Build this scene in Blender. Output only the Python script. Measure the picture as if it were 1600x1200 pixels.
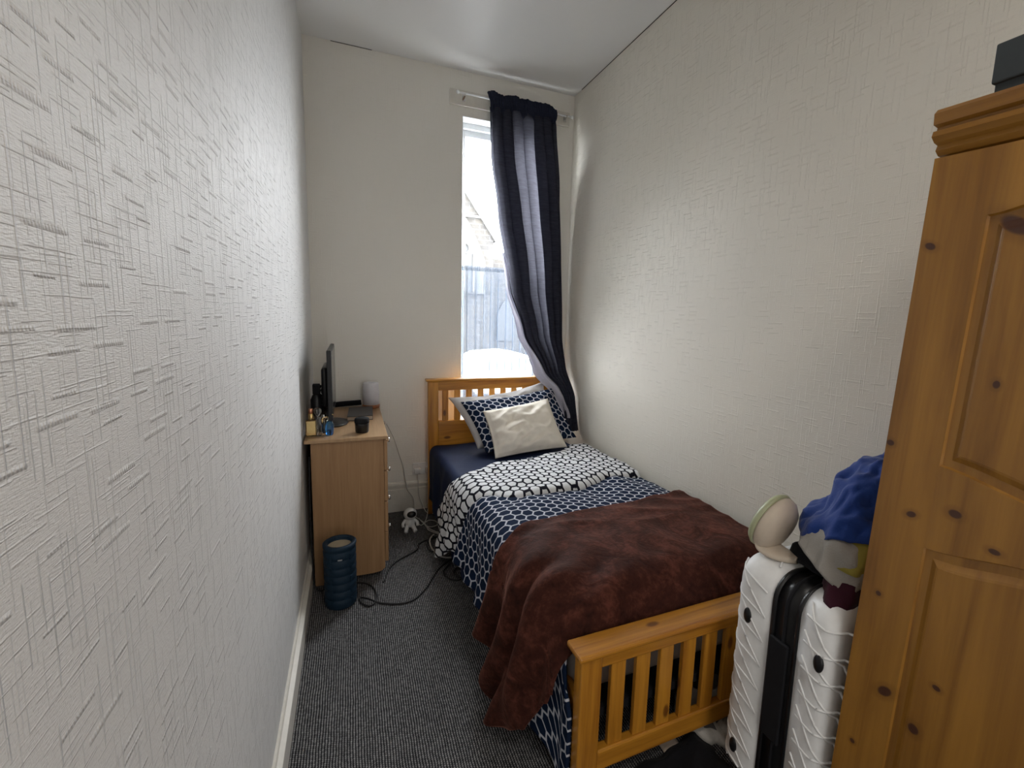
import bpy, bmesh, math, random
from mathutils import Vector, Matrix, noise
random.seed(7)
PI = math.pi
scene = bpy.context.scene
COL = scene.collection
for o in list(bpy.data.objects):
    bpy.data.objects.remove(o, do_unlink=True)

# ------------------------------------------------------------------ camera
CAM_H = 1.46186
yaw, pitch, roll = math.radians(22.20926), math.radians(7.8751), math.radians(1.83333)
F = Vector((math.sin(yaw)*math.cos(pitch), math.cos(yaw)*math.cos(pitch), -math.sin(pitch)))
R0 = Vector((math.cos(yaw), -math.sin(yaw), 0)); U0 = R0.cross(F)
Rt = R0*math.cos(roll)+U0*math.sin(roll); Up = -R0*math.sin(roll)+U0*math.cos(roll)
cam_data = bpy.data.cameras.new('camera')
cam = bpy.data.objects.new('camera', cam_data); COL.objects.link(cam)
M = Matrix.Identity(4)
for i in range(3):
    M[i][0] = Rt[i]; M[i][1] = Up[i]; M[i][2] = -F[i]
M[2][3] = CAM_H
cam.matrix_world = M
cam_data.sensor_width = 36; cam_data.lens = 723.856/1600*36
cam_data.shift_x = -43.4957/1600; cam_data.shift_y = -8.8491/1600
cam_data.clip_start = .02
scene.camera = cam

# ------------------------------------------------------------------ light
XL, XR, YB, YF, H = -.2412, 1.5902, 3.3799, -1.15, 3.0866
world = bpy.data.worlds.new('world'); scene.world = world; world.use_nodes = True
bg = world.node_tree.nodes['Background']
bg.inputs[0].default_value = (.93, .965, 1.0, 1); bg.inputs[1].default_value = 34.0
def area(name, loc, rot, sx, sy, power, color, portal=False):
    l = bpy.data.lights.new(name, 'AREA'); l.shape = 'RECTANGLE'; l.size = sx; l.size_y = sy
    l.energy = power; l.color = color
    o = bpy.data.objects.new(name, l); COL.objects.link(o); o.location = loc; o.rotation_euler = rot
    if portal: l.cycles.is_portal = True
    return o
area('window_portal', (1.075, YB+.2, 1.66), (-PI/2, 0, 0), .72, 2.14, 1, (1, 1, 1), True)
area('ceiling_fill_light', (.62, -.25, 2.72), (0, 0, 0), .34, .34, 6, (1.0, .95, .88))  # interior fill added overhead behind the viewer
area('rear_fill_light', (.6, YF+.06, 1.15), (PI/2, 0, 0), .8, 1.9, 7, (1.0, .98, .96))  # fill light added at the wall behind the viewer, no real doorway
scene.view_settings.view_transform = 'Standard'; scene.view_settings.look = 'None'
scene.view_settings.gamma = 1; scene.view_settings.use_curve_mapping = False
scene.view_settings.exposure = 0.55

# ------------------------------------------------------------------ node helper
class V:
    def __init__(s, t, sock): s.t = t; s.s = sock
    def __add__(s, o): return s.t.m('ADD', s, o)
    __radd__ = __add__
    def __sub__(s, o): return s.t.m('SUBTRACT', s, o)
    def __rsub__(s, o): return s.t.m('SUBTRACT', o, s)
    def __mul__(s, o): return s.t.m('MULTIPLY', s, o)
    __rmul__ = __mul__
    def __truediv__(s, o): return s.t.m('DIVIDE', s, o)
    def floor(s): return s.t.m('FLOOR', s)
    def fract(s): return s.t.m('FRACT', s)
    def abs(s): return s.t.m('ABSOLUTE', s)
    def sin(s): return s.t.m('SINE', s)
    def max(s, o): return s.t.m('MAXIMUM', s, o)
    def min(s, o): return s.t.m('MINIMUM', s, o)
    def lt(s, o): return s.t.m('LESS_THAN', s, o)
    def pow(s, o): return s.t.m('POWER', s, o)
class Mat:
    def __init__(s, name):
        s.mat = bpy.data.materials.new(name); s.mat.use_nodes = True
        s.nt = s.mat.node_tree; s.b = s.nt.nodes['Principled BSDF']; s.out = s.nt.nodes['Material Output']
    def put(s, sock, v):
        if isinstance(v, V): s.nt.links.new(v.s, sock)
        elif hasattr(v, 'links'): s.nt.links.new(v, sock)
        else: sock.default_value = v
    def node(s, typ, **kw):
        n = s.nt.nodes.new(typ)
        for k, v in kw.items(): setattr(n, k, v)
        return n
    def m(s, op, a, b=None):
        n = s.node('ShaderNodeMath', operation=op); s.put(n.inputs[0], a)
        if b is not None: s.put(n.inputs[1], b)
        return V(s, n.outputs[0])
    def coord(s, kind='Object'):
        return s.node('ShaderNodeTexCoord').outputs[kind]
    def xyz(s, sock):
        n = s.node('ShaderNodeSeparateXYZ'); s.put(n.inputs[0], sock); return [V(s, n.outputs[i]) for i in range(3)]
    def comb(s, x=0., y=0., z=0.):
        n = s.node('ShaderNodeCombineXYZ')
        for i, v in enumerate((x, y, z)): s.put(n.inputs[i], v)
        return V(s, n.outputs[0])
    def noise(s, vec, scale, detail=2, rough=.5, dist=0.):
        n = s.node('ShaderNodeTexNoise'); s.put(n.inputs['Vector'], vec)
        n.inputs['Scale'].default_value = scale; n.inputs['Detail'].default_value = detail
        n.inputs['Roughness'].default_value = rough; n.inputs['Distortion'].default_value = dist
        return V(s, n.outputs[0])
    def white(s, vec):
        n = s.node('ShaderNodeTexWhiteNoise', noise_dimensions='3D'); s.put(n.inputs['Vector'], vec)
        return s.xyz(n.outputs['Color'])
    def ramp(s, fac, stops):
        n = s.node('ShaderNodeValToRGB'); s.put(n.inputs[0], fac); e = n.color_ramp.elements
        while len(e) > 1: e.remove(e[-1])
        e[0].position = stops[0][0]; e[0].color = (*stops[0][1], 1)
        for p, c in stops[1:]:
            x = e.new(p); x.color = (*c, 1)
        return V(s, n.outputs[0])
    def smooth(s, v, lo, hi, a=0., b=1.):
        n = s.node('ShaderNodeMapRange', interpolation_type='SMOOTHSTEP'); s.put(n.inputs[0], v)
        for i, x in zip((1, 2, 3, 4), (lo, hi, a, b)): n.inputs[i].default_value = x
        return V(s, n.outputs[0])
    def mix(s, fac, a, b):
        n = s.node('ShaderNodeMix', data_type='RGBA'); s.put(n.inputs[0], fac)
        s.put(n.inputs[6], a if isinstance(a, V) else (*a, 1)); s.put(n.inputs[7], b if isinstance(b, V) else (*b, 1))
        return V(s, n.outputs[2])
    def bump(s, h, dist, strength=1.):
        n = s.node('ShaderNodeBump'); s.put(n.inputs['Height'], h); n.inputs['Distance'].default_value = dist
        n.inputs['Strength'].default_value = strength; s.nt.links.new(n.outputs[0], s.b.inputs['Normal']); return n.outputs[0]
    def base(s, c, rough=.6, spec=None, metal=0.):
        s.put(s.b.inputs['Base Color'], c if isinstance(c, V) else (*c, 1))
        s.put(s.b.inputs['Roughness'], rough); s.b.inputs['Metallic'].default_value = metal
        if spec is not None: s.b.inputs['Specular IOR Level'].default_value = spec
        return s
def plain(name, c, rough=.6, spec=None, metal=0., bump=None):
    m = Mat(name)
    n = m.noise(m.coord(), 40, 3)
    m.base(m.mix(n, tuple(x*.9 for x in c), tuple(min(1, x*1.08) for x in c)), rough, spec, metal)
    if bump: m.bump(m.noise(m.coord(), bump[0], 4), bump[1])
    return m.mat

# ------------------------------------------------------------------ materials
def wallpaper(name, ax, c, relief=.0018):
    m = Mat(name); x = m.xyz(m.coord()); h = x[ax]; v = x[2]
    warp = m.noise(m.coord(), 9, 1)
    def strokes(a, b, La, Lb, dens, w, seed, bead=0.):
        b = b + (m.noise(m.coord(), 7+seed, 1)-.5)*.004
        row = (b/Lb).floor(); r0 = m.white(m.comb(row, seed*3.1, .5))[0]
        aa = a/La + r0*7.3; cell = aa.floor(); fa = aa.fract(); fb = (b/Lb).fract()
        r = m.white(m.comb(cell, row, seed+.37))
        d = (fb-(.35+.3*r[1])).abs()
        wid = w*(.55+.75*r[2])
        prof = m.m('SUBTRACT', 1.0, (d/wid)).max(0.).pow(.7)
        ha = .18+.27*r[2]
        ends = m.smooth((ha-(fa-.5).abs())/ha, 0., .18)
        pres = r[0].lt(dens)
        out = prof*ends*pres
        if bead: out = out*(1-bead*.5+bead*.5*((a*(2*PI/.0048)+b*150).sin()))
        return out
    v1 = strokes(v, h, .17, .011, .5, .13, 1.)
    v2 = strokes(v, h, .11, .0065, .45, .13, 2.)
    h1 = strokes(h, v, .085, .021, .42, .15, 3., .55)
    h2 = strokes(h, v, .12, .010, .45, .10, 4.)
    h3 = strokes(h, v, .07, .008, .35, .12, 5.)
    fine = m.noise(m.comb(h*700., v*160., 0.), 1, 1)*.5+m.noise(m.comb(h*110., v*620., 0.), 1, 1)*.8
    hh = v1*1.0+v2*.4+h1*1.35+h2*.4+h3*.35+fine*.62
    m.bump(hh, relief, 1.)
    st = m.noise(m.coord(), 1.3, 3)
    m.base(m.mix(st, tuple(q*.95 for q in c), c), .5, .4)
    return m.mat
M_wallL = wallpaper('embossed_wallpaper_left', 1, (.72, .715, .705))  # same paper on every wall; each tint carries that wall's light
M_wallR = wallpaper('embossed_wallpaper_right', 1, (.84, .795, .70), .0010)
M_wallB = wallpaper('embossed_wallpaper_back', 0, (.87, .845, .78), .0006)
mm = Mat('ceiling_paint'); mm.base(mm.mix(mm.noise(mm.coord(), 2, 3), (.80, .80, .79), (.84, .84, .83)), .38, .45)
mm.bump(mm.noise(mm.coord(), 2.2, 3), .02, .35); M_ceil = mm.mat
M_trim = plain('gloss_trim_paint', (.72, .69, .62), .32, .5, bump=(30, .0008))
M_upvc = plain('white_window_frame', (.85, .87, .87), .3, .5)
# carpet
mm = Mat('ribbed_carpet'); x = mm.xyz(mm.coord())
wob = (mm.noise(mm.coord(), 14, 2)-.5)*.006
p1 = (x[0]+wob)*(1/.0088); p2 = (x[1]+(mm.noise(mm.coord(), 25, 2)-.5)*.006)*(1/.0072)
col = p1.floor(); p2s = p2+(col*.5).fract()
rib = ((p1.fract()-.5).abs()*2); knot = ((p2s.fract()-.5).abs()*2)
hgt = (1-rib)*.65+(1-knot)*.35
w = mm.white(mm.comb(col, p2s.floor(), 2.))
cc = mm.ramp(hgt*.85+w[0]*.16+(mm.noise(mm.coord(), 160, 2)-.5)*.25, [(.25, (.010, .010, .011)), (.5, (.07, .07, .075)), (.9, (.40, .39, .38))])
mm.base(cc, .95, .1); mm.bump(hgt, .004, .8); M_carpet = mm.mat
# pine
def pine(name, axis, tone=1., dark=(.30, .105, .009), light=(.66, .30, .032), knots=None, rough=.32, seed=0.):
    m = Mat(name); co = m.coord()
    x = m.xyz(co)
    oi = V(m, m.node('ShaderNodeObjectInfo').outputs['Random'])
    sc = [22., 22., 22.]; sc[axis] = 1.6
    vec = m.comb(*[x[i]*sc[i]+oi*(9.+i)+seed for i in range(3)])
    g = m.noise(vec, 1., 4, .55, .6)
    sc2 = [150., 150., 150.]; sc2[axis] = 4.
    g2 = m.noise(m.comb(*[x[i]*sc2[i] for i in range(3)]), 1., 2)
    f = (g*1.25-.15)+(g2-.5)*.25
    mid = tuple((a+b)/2 for a, b in zip(dark, light))
    c = m.ramp(f, [(.2, tuple(q*tone for q in dark)), (.48, tuple(q*tone for q in mid)), (.8, tuple(q*tone for q in light))])
    if knots:
        oth = [i for i in (0, 1, 2) if i != knots[0]]
        tot = None; halo = None
        for (ky, kz, ra, rb, ang) in knots[1]:
            dy = x[oth[0]]-ky; dz = x[oth[1]]-kz; ca, sa = math.cos(ang), math.sin(ang)
            q = ((dy*ca+dz*sa)/ra).pow(2.)+((dz*ca-dy*sa)/rb).pow(2.)
            t = m.smooth(q, .45, 1.15, 1., 0.); hl = m.smooth(q, .8, 5., 1., 0.)
            tot = t if tot is None else tot.max(t); halo = hl if halo is None else halo.max(hl)
        c = m.mix(halo*.45, c, tuple(q*.8*tone for q in dark)); c = m.mix(tot*.9, c, (.045, .012, .008))
    else:
        vo = m.node('ShaderNodeTexVoronoi'); vs = [9., 9., 9.]; vs[axis] = 4.
        m.put(vo.inputs['Vector'], m.comb(*[x[i]*vs[i]+oi*13. for i in range(3)])); vo.inputs['Scale'].default_value = 1.
        k = m.smooth(V(m, vo.outputs['Distance']), .06, .13, 1., 0.)
        c = m.mix(k*.8, c, (.09, .02, .006))
    m.base(c, rough, .5)
    m.b.inputs['Coat Weight'].default_value = .25; m.b.inputs['Coat Roughness'].default_value = .2
    m.bump(g2, .0006, .4)
    return m.mat
P_X, P_Y, P_Z = pine('pine_grain_across', 0), pine('pine_grain_along', 1), pine('pine_grain_upright', 2)
WK = [(ky+.0285*kz-.1, kz, ra, rb, an) for ky, kz, ra, rb, an in [(.594, 1.606, .011, .007, .5), (.470, 1.632, .03, .014, .6), (.459, 1.351, .006, .008, 0), (.616, 1.196, .008, .007, 0), (.560, 1.058, .010, .007, -.4),
      (.488, 1.091, .012, .009, 0), (.599, .855, .006, .006, 0), (.561, .644, .017, .011, -.8), (.473, .727, .008, .006, 0), (.500, .608, .011, .012, 0), (.422, 1.048, .010, .006, 0), (.61, .472, .006, .006, 0)]]
P_W = pine('wardrobe_pine', 2, 1., (.185, .075, .009), (.37, .175, .026), (0, WK), .38, 3.)
P_WY = pine('wardrobe_pine_cornice', 1, 1., (.185, .075, .009), (.37, .175, .026), None, .38, 5.)
m = Mat('beech_laminate'); x = m.xyz(m.coord())
g = m.noise(m.comb(x[0]*60., x[1]*60., x[2]*3.), 1, 4, .6, .3)
m.base(m.ramp(g, [(.25, (.31, .170, .078)), (.75, (.42, .25, .125))]), .4, .4); M_beech = m.mat
m = Mat('beech_laminate_top'); x = m.xyz(m.coord())
g = m.noise(m.comb(x[0]*60., x[1]*3., x[2]*3.), 1, 4, .6, .3)
m.base(m.ramp(g, [(.25, (.36, .22, .11)), (.75, (.48, .31, .165))]), .33, .5); M_beech_top = m.mat
# hex cloth, uv in metres: u = around the bed's width, v = along the bed
def hexcloth(name, cell, line, lw, soft=.02):
    m = Mat(name); uv = m.xyz(m.coord('UV'))
    wob = m.noise(m.coord('UV'), 30, 2)
    px = uv[1]*(1/.050)+(wob-.5)*.12; py = uv[0]*(1/.050)
    s3 = math.sqrt(3)
    def hexd(ax, ay):
        fx = (ax.fract()-.5).abs(); fy = ((ay/s3).fract()-.5).abs()*s3
        return (fx*.5+fy*(s3/2)).max(fx)
    d = hexd(px, py).min(hexd(px+.5, py+s3/2))
    f = m.smooth(d, .5-lw-soft, .5-lw+soft)
    n = m.noise(m.coord('UV'), 400, 2)
    c = m.mix(f, m.mix(n, tuple(q*.75 for q in cell), cell), m.mix(n, tuple(q*.8 for q in line), line))
    m.base(c, .9, .1)
    m.bump(n*.4+m.noise(m.coord('UV'), 55, 3), .004, .35)
    return m.mat
M_hexnavy = hexcloth('navy_cell_print', (.008, .018, .048), (.60, .62, .68), .07)
M_hexwhite = hexcloth('white_cell_print', (.84, .85, .87), (.012, .012, .02), .11)
def cloth(name, c, rough=.85, sheen=.15, bscale=60, bd=.004, var=.15, coord='Object'):
    m = Mat(name); co = m.coord(coord)
    n = m.noise(co, 6, 3)
    m.base(m.mix(n, tuple(q*(1-var) for q in c), tuple(min(1, q*(1+var)) for q in c)), rough, .2)
    m.b.inputs['Sheen Weight'].default_value = sheen
    m.bump(m.noise(co, bscale, 3, .6)+m.noise(co, 900, 1)*.15, bd, .5)
    return m.mat
M_navy = cloth('navy_sheet', (.012, .022, .062), .7, .0, 18, .004)
M_cream = cloth('cream_cotton', (.86, .80, .70), .85, .1, 14, .008, .03)
M_greyw = cloth('grey_white_cotton', (.62, .60, .58), .85, .1, 14, .008, .03)
M_matt = cloth('white_mattress', (.45, .43, .42), .9, 0, 30, .002, .1)
m = Mat('brown_fleece'); co = m.coord()
n1 = m.noise(co, 9, 4, .65, .8); n2 = m.noise(co, 55, 3, .6, .5)
m.base(m.ramp(n1*.7+n2*.35, [(.33, (.014, .0035, .002)), (.52, (.045, .012, .007)), (.76, (.135, .042, .027))]), .8, .15)
m.b.inputs['Sheen Weight'].default_value = .25; m.b.inputs['Sheen Roughness'].default_value = .35
m.b.inputs['Sheen Tint'].default_value = (.8, .35, .25, 1)
m.bump(n1*1.2+n2*.3, .008, .7); M_fleece = m.mat
# curtains
def sheer(name, c, transl, transp, band=0., facing=0.):
    m = Mat(name); nt = m.nt; nt.nodes.remove(m.b)
    d = m.node('ShaderNodeBsdfDiffuse'); t = m.node('ShaderNodeBsdfTranslucent'); tr = m.node('ShaderNodeBsdfTransparent')
    x = m.xyz(m.coord())
    n = m.noise(m.comb(x[0]*18., x[1]*18., x[2]*160.), 1, 3)
    c0 = m.mix(n, tuple(q*(1-.5*band) for q in c), tuple(min(1, q*(1+.5*band)) for q in c))
    m.put(d.inputs[0], c0); m.put(t.inputs[0], m.mix(n, tuple(q*(1-band) for q in transl), tuple(min(1, q*(1+band)) for q in transl)))
    a = m.node('ShaderNodeAddShader'); m.put(a.inputs[0], d.outputs[0]); m.put(a.inputs[1], t.outputs[0])
    mx = m.node('ShaderNodeMixShader'); mx.inputs[0].default_value = transp
    if facing:
        lw = m.node('ShaderNodeLayerWeight'); lw.inputs[0].default_value = .5
        m.put(mx.inputs[0], (1-V(m, lw.outputs['Facing'])*facing)*transp)
    m.put(mx.inputs[1], a.outputs[0]); m.put(mx.inputs[2], tr.outputs[0]); m.put(m.out.inputs[0], mx.outputs[0])
    return m.mat
M_curt = sheer('dark_curtain_weave', (.030, .032, .046), (.028, .028, .034), .0, .55)
M_curth = sheer('dark_curtain_header', (.026, .03, .05), (.01, .012, .02), 0., .3)
M_line = sheer('pale_curtain_lining', (.42, .41, .46), (.04, .04, .05), .0, .15)
M_net = sheer('net_weave', (.10, .125, .155), (.022, .028, .038), .50, .2, .85)
def glass(name, c, rough=.02, solid=True):
    m = Mat(name); m.base(c, rough); m.b.inputs['Transmission Weight'].default_value = 1.; m.b.inputs['IOR'].default_value = 1.45
    return m.mat
m = Mat('window_glass'); nt = m.nt; nt.nodes.remove(m.b)
g = m.node('ShaderNodeBsdfGlossy'); g.inputs['Roughness'].default_value = .02; tr = m.node('ShaderNodeBsdfTransparent')
mx = m.node('ShaderNodeMixShader'); mx.inputs[0].default_value = .05
m.put(mx.inputs[1], tr.outputs[0]); m.put(mx.inputs[2], g.outputs[0]); m.put(m.out.inputs[0], mx.outputs[0]); M_glass = m.mat
M_clear = glass('clear_bottle_glass', (.95, .95, .95)); M_blueg = glass('blue_bottle_glass', (.05, .28, .75))
M_goldliq = glass('pale_gold_glass', (.85, .68, .35), .1)
M_gold = plain('gold_metal', (.75, .55, .25), .25, .5, 1.)
M_copper = plain('copper_metal', (.55, .25, .15), .3, .5, 1.)
M_black = plain('black_plastic', (.008, .008, .009), .35, .4)
M_blackm = plain('black_matt', (.010, .010, .012), .8, .2)
M_whitep = plain('white_plastic', (.75, .75, .74), .35, .5)
M_case = plain('white_suitcase_shell', (.80, .80, .79), .42, .5)
M_chrome = plain('chrome', (.7, .7, .7), .15, .5, 1.)
M_rubber = plain('blue_foam', (.007, .024, .046), .6, .3, bump=(60, .001))
M_cardboard = plain('beige_core', (.42, .35, .24), .8)
M_beigep = plain('beige_plastic', (.60, .51, .41), .45, .4)
M_greenp = plain('pale_green_plastic', (.40, .42, .26), .35, .4)
M_boxg = plain('dark_grey_card', (.050, .058, .062), .75, .2)
M_page = plain('page_paper', (.55, .45, .36), .9)
M_cover = plain('dark_brown_cover', (.045, .036, .034), .6)
M_blue = cloth('royal_blue_jersey', (.010, .040, .21), .8, .2, 40, .004, .1)
M_marl = cloth('grey_marl_jersey', (.36, .34, .31), .9, .1, 220, .004, .25)
M_yellow = cloth('mustard_jersey', (.30, .25, .05), .85, .1, 60, .003)
M_maroon = cloth('maroon_jersey', (.045, .008, .018), .85, .1, 60, .003)
M_blackc = cloth('black_jersey', (.006, .006, .008), .9, .05, 60, .003)
M_bagp = plain('white_bag_plastic', (.55, .52, .47), .4, .4, bump=(22, .01)); M_bagprint = plain('grey_bag_print', (.10, .09, .085), .6)
M_cablew = plain('white_cable_sleeve', (.62, .60, .56), .5); M_cableb = plain('black_cable_sleeve', (.006, .006, .007), .5)

# ------------------------------------------------------------------ geometry helpers
def tag(o, label=None, cat=None, group=None, kind=None):
    if label: o['label'] = label
    if cat: o['category'] = cat
    if group: o['group'] = group
    if kind: o['kind'] = kind
    return o
def empty(name, loc, label=None, cat=None, group=None, rz=0.):
    o = bpy.data.objects.new(name, None); COL.objects.link(o); o.location = loc; o.rotation_euler = (0, 0, rz)
    o.empty_display_size = .05
    return tag(o, label, cat, group)
def obj(name, bm, mat, parent=None, smooth=False, world=True, recenter=False, bevel=0., keep=False):
    """link a bmesh as one object; verts are in world space (world=True) unless the root has its own frame"""
    bmesh.ops.recalc_face_normals(bm, faces=bm.faces[:]) if not keep else None
    me = bpy.data.meshes.new(name); bm.to_mesh(me); bm.free(); me.materials.append(mat)
    o = bpy.data.objects.new(name, me); COL.objects.link(o)
    if parent is not None:
        o.parent = parent
        if world:
            off = Vector((0, 0, 0)); p = parent
            while p is not None: off += p.location; p = p.parent
            me.transform(Matrix.Translation(-off))
    elif recenter:
        co = [v.co for v in me.vertices]
        c = Vector(((min(v.x for v in co)+max(v.x for v in co))/2, (min(v.y for v in co)+max(v.y for v in co))/2, min(v.z for v in co)))
        me.transform(Matrix.Translation(-c)); o.location = c
    if smooth:
        for p in me.polygons: p.use_smooth = True
    if bevel:
        b = o.modifiers.new('bevel', 'BEVEL'); b.width = bevel; b.segments = 2; b.limit_method = 'ANGLE'
    return o
def box(bm, lo, hi):
    vs = [bm.verts.new((x, y, z)) for x in (lo[0], hi[0]) for y in (lo[1], hi[1]) for z in (lo[2], hi[2])]
    for f in ((0, 1, 3, 2), (4, 6, 7, 5), (0, 4, 5, 1), (2, 3, 7, 6), (0, 2, 6, 4), (1, 5, 7, 3)):
        bm.faces.new([vs[i] for i in f])
    return vs
def B(lo, hi):
    bm = bmesh.new(); box(bm, lo, hi); return bm
def rbox(lo, hi, r, seg=4):
    bm = B(lo, hi); bmesh.ops.bevel(bm, geom=bm.edges[:]+bm.verts[:], offset=r, segments=seg, profile=.5, affect='EDGES'); return bm
def lathe(prof, c=(0, 0, 0), n=32, mat=None, bm=None):
    bm = bm or bmesh.new(); rings = []
    for r, z in prof:
        rings.append([bm.verts.new((r*math.cos(2*PI*i/n), r*math.sin(2*PI*i/n), z)) for i in range(n)])
    for a, b in zip(rings, rings[1:]):
        for i in range(n): bm.faces.new((a[i], a[(i+1) % n], b[(i+1) % n], b[i]))
    bm.faces.new(list(reversed(rings[0]))); bm.faces.new(rings[-1])
    T = Matrix.Translation(Vector(c))
    if mat: T = T @ mat
    bmesh.ops.transform(bm, matrix=T, verts=[v for rg in rings for v in rg])
    return bm
def catmull(pts, k=8):
    P = [Vector(p) for p in pts]; P = [2*P[0]-P[1]]+P+[2*P[-1]-P[-2]]; out = []
    for i in range(1, len(P)-2):
        for j in range(k):
            t = j/k; a, b, c, d = P[i-1:i+3]
            out.append(.5*((2*b)+(c-a)*t+(2*a-5*b+4*c-d)*t*t+(3*b-a-3*c+d)*t**3))
    out.append(P[-2]); return out
def tube(pts, r, n=8, k=8, bm=None, smoothpath=True):
    bm = bm or bmesh.new(); path = catmull(pts, k) if smoothpath else [Vector(p) for p in pts]
    rings = []; up = Vector((0, 0, 1))
    for i, p in enumerate(path):
        t = (path[min(i+1, len(path)-1)]-path[max(i-1, 0)]).normalized()
        a = t.cross(up)
        if a.length < .1: a = t.cross(Vector((1, 0, 0)))
        a.normalize(); b = a.cross(t)
        rings.append([bm.verts.new(p+a*r*math.cos(2*PI*q/n)+b*r*math.sin(2*PI*q/n)) for q in range(n)])
    for a, b in zip(rings, rings[1:]):
        for i in range(n): bm.faces.new((a[i], a[(i+1) % n], b[(i+1) % n], b[i]))
    bm.faces.new(rings[0]); bm.faces.new(list(reversed(rings[-1])))
    return bm
def grid(nu, nv, fn, uvfn=None, bm=None):
    """fn(u,v)->xyz for u,v in 0..1"""
    bm = bm or bmesh.new(); L = bm.loops.layers.uv.verify()
    vs = [[bm.verts.new(fn(i/nu, j/nv)) for j in range(nv+1)] for i in range(nu+1)]
    for i in range(nu):
        for j in range(nv):
            f = bm.faces.new((vs[i][j], vs[i+1][j], vs[i+1][j+1], vs[i][j+1]))
            if uvfn:
                for lp, (a, b) in zip(f.loops, ((i, j), (i+1, j), (i+1, j+1), (i, j+1))): lp[L].uv = uvfn(a/nu, b/nv)
    return bm
def solid(o, t, off=-1):
    s = o.modifiers.new('solid', 'SOLIDIFY'); s.thickness = t; s.offset = off; return o
def nz(x, y, z=0.): return noise.noise(Vector((x, y, z)))
def ridge(x, y, z=0.): return 1-abs(noise.noise(Vector((x, y, z))))*2
def lerp(a, b, t): return a+(b-a)*t
def sst(x, a, b):
    t = max(0, min(1, (x-a)/(b-a))); return t*t*(3-2*t)
def interp(tab, x):
    if x <= tab[0][0]: return tab[0][1]
    for (x0, y0), (x1, y1) in zip(tab, tab[1:]):
        if x <= x1:
            t = (x-x0)/(x1-x0); t = t*t*(3-2*t)*.5+t*.5; return y0+(y1-y0)*t
    return tab[-1][1]

# ------------------------------------------------------------------ room
T = .28
tag(obj('floor', B((XL-.02, YF, -.08), (XR+.02, YB+.02, 0)), M_carpet), 'dark grey ribbed loop carpet', None, None, 'structure')
tag(obj('ceiling', B((XL-.02, YF, H), (XR+.02, YB+.02, H+.1)), M_ceil), 'white painted ceiling', None, None, 'structure')
tag(obj('wall_left', B((XL-.1, YF, -.08), (XL, YB, H+.1)), M_wallL), 'left wall in embossed linen-stroke wallpaper, tinted neutral for its cooler light', None, None, 'structure')
tag(obj('wall_right', B((XR, YF, -.08), (XR+.1, YB, H+.1)), M_wallR), 'right wall in embossed linen-stroke wallpaper, tinted creamier for its warmer light', None, None, 'structure')
tag(obj('wall_front', B((XL-.1, YF-.1, -.08), (XR+.1, YF, H+.1)), M_wallR), 'wall behind the viewer', None, None, 'structure')
WX0, WX1, WZ0, WZ1 = .742, 1.41, .62, 2.80
bm = bmesh.new()
for lo, hi in (((XL-.1, WZ0*0-.08), (WX0, H+.1)), ((WX1, -.08), (XR+.1, H+.1)), ((WX0, -.08), (WX1, WZ0)), ((WX0, WZ1), (WX1, H+.1))):
    box(bm, (lo[0], YB, lo[1]), (hi[0], YB+T, hi[1]))
tag(obj('wall_back', bm, M_wallB), 'window wall in embossed wallpaper, cream tint lightened to brighten it', None, None, 'structure')
# thin shadow crack where the right wall meets the ceiling
def skirting(name, path_axis, a0, a1, face, sgn, h, th=.022):
    prof = [(0, 0), (th, 0), (th, h-.052), (th*.75, h-.047), (th*.75, h-.036), (th*1.15, h-.03), (th*1.15, h-.016), (th*.5, h-.006), (th*.35, h), (0, h)]
    bm = bmesh.new(); ends = []
    for a in (a0, a1):
        ends.append([bm.verts.new((a, face+sgn*p, z) if path_axis == 0 else (face+sgn*p, a, z)) for p, z in prof])
    n = len(prof)
    for i in range(n): bm.faces.new((ends[0][i], ends[0][(i+1) % n], ends[1][(i+1) % n], ends[1][i]))
    bm.faces.new(ends[0]); bm.faces.new(ends[1])
    return tag(obj(name, bm, M_trim), 'cream gloss skirting board with moulded top', None, None, 'structure')
skirting('baseboard_back', 0, XL+.024, XR-.024, YB, -1, .218)
skirting('baseboard_left', 1, YF, YB, XL, 1, .14)
skirting('baseboard_right', 1, YF, YB, XR, -1, .14, .004)
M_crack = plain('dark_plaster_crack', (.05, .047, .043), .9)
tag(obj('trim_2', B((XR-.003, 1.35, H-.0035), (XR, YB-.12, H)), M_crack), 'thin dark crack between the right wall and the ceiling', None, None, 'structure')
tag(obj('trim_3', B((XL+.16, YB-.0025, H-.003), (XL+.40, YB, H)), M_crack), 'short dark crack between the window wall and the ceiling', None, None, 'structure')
# made-up door behind the viewer, put in to go with the fill light
dor = empty('added_door_1', (.6, YF+.02, 0), 'added white door with a frosted panel, put behind the viewer for the fill light'); dor['kind'] = 'structure'
bm = bmesh.new()
for lo, hi in (((.16, YF, 0), (.22, YF+.04, 2.16)), ((.98, YF, 0), (1.04, YF+.04, 2.16)), ((.22, YF, 2.10), (.98, YF+.04, 2.16)), ((.22, YF, 0), (.98, YF+.04, .18))): box(bm, lo, hi)
obj('door_frame', bm, M_trim, dor, bevel=.003)
obj('glass_panel', B((.22, YF, .18), (.98, YF+.02, 2.10)), plain('frosted_glass', (.8, .8, .8), .5), dor)
# batten board above the window
bm = B((.65, YB-.018, 2.858), (1.547, YB, 2.956))
bm2 = obj('trim_1', bm, M_trim, bevel=.002); tag(bm2, 'cream painted batten board above the window', None, None, 'structure')
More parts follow.
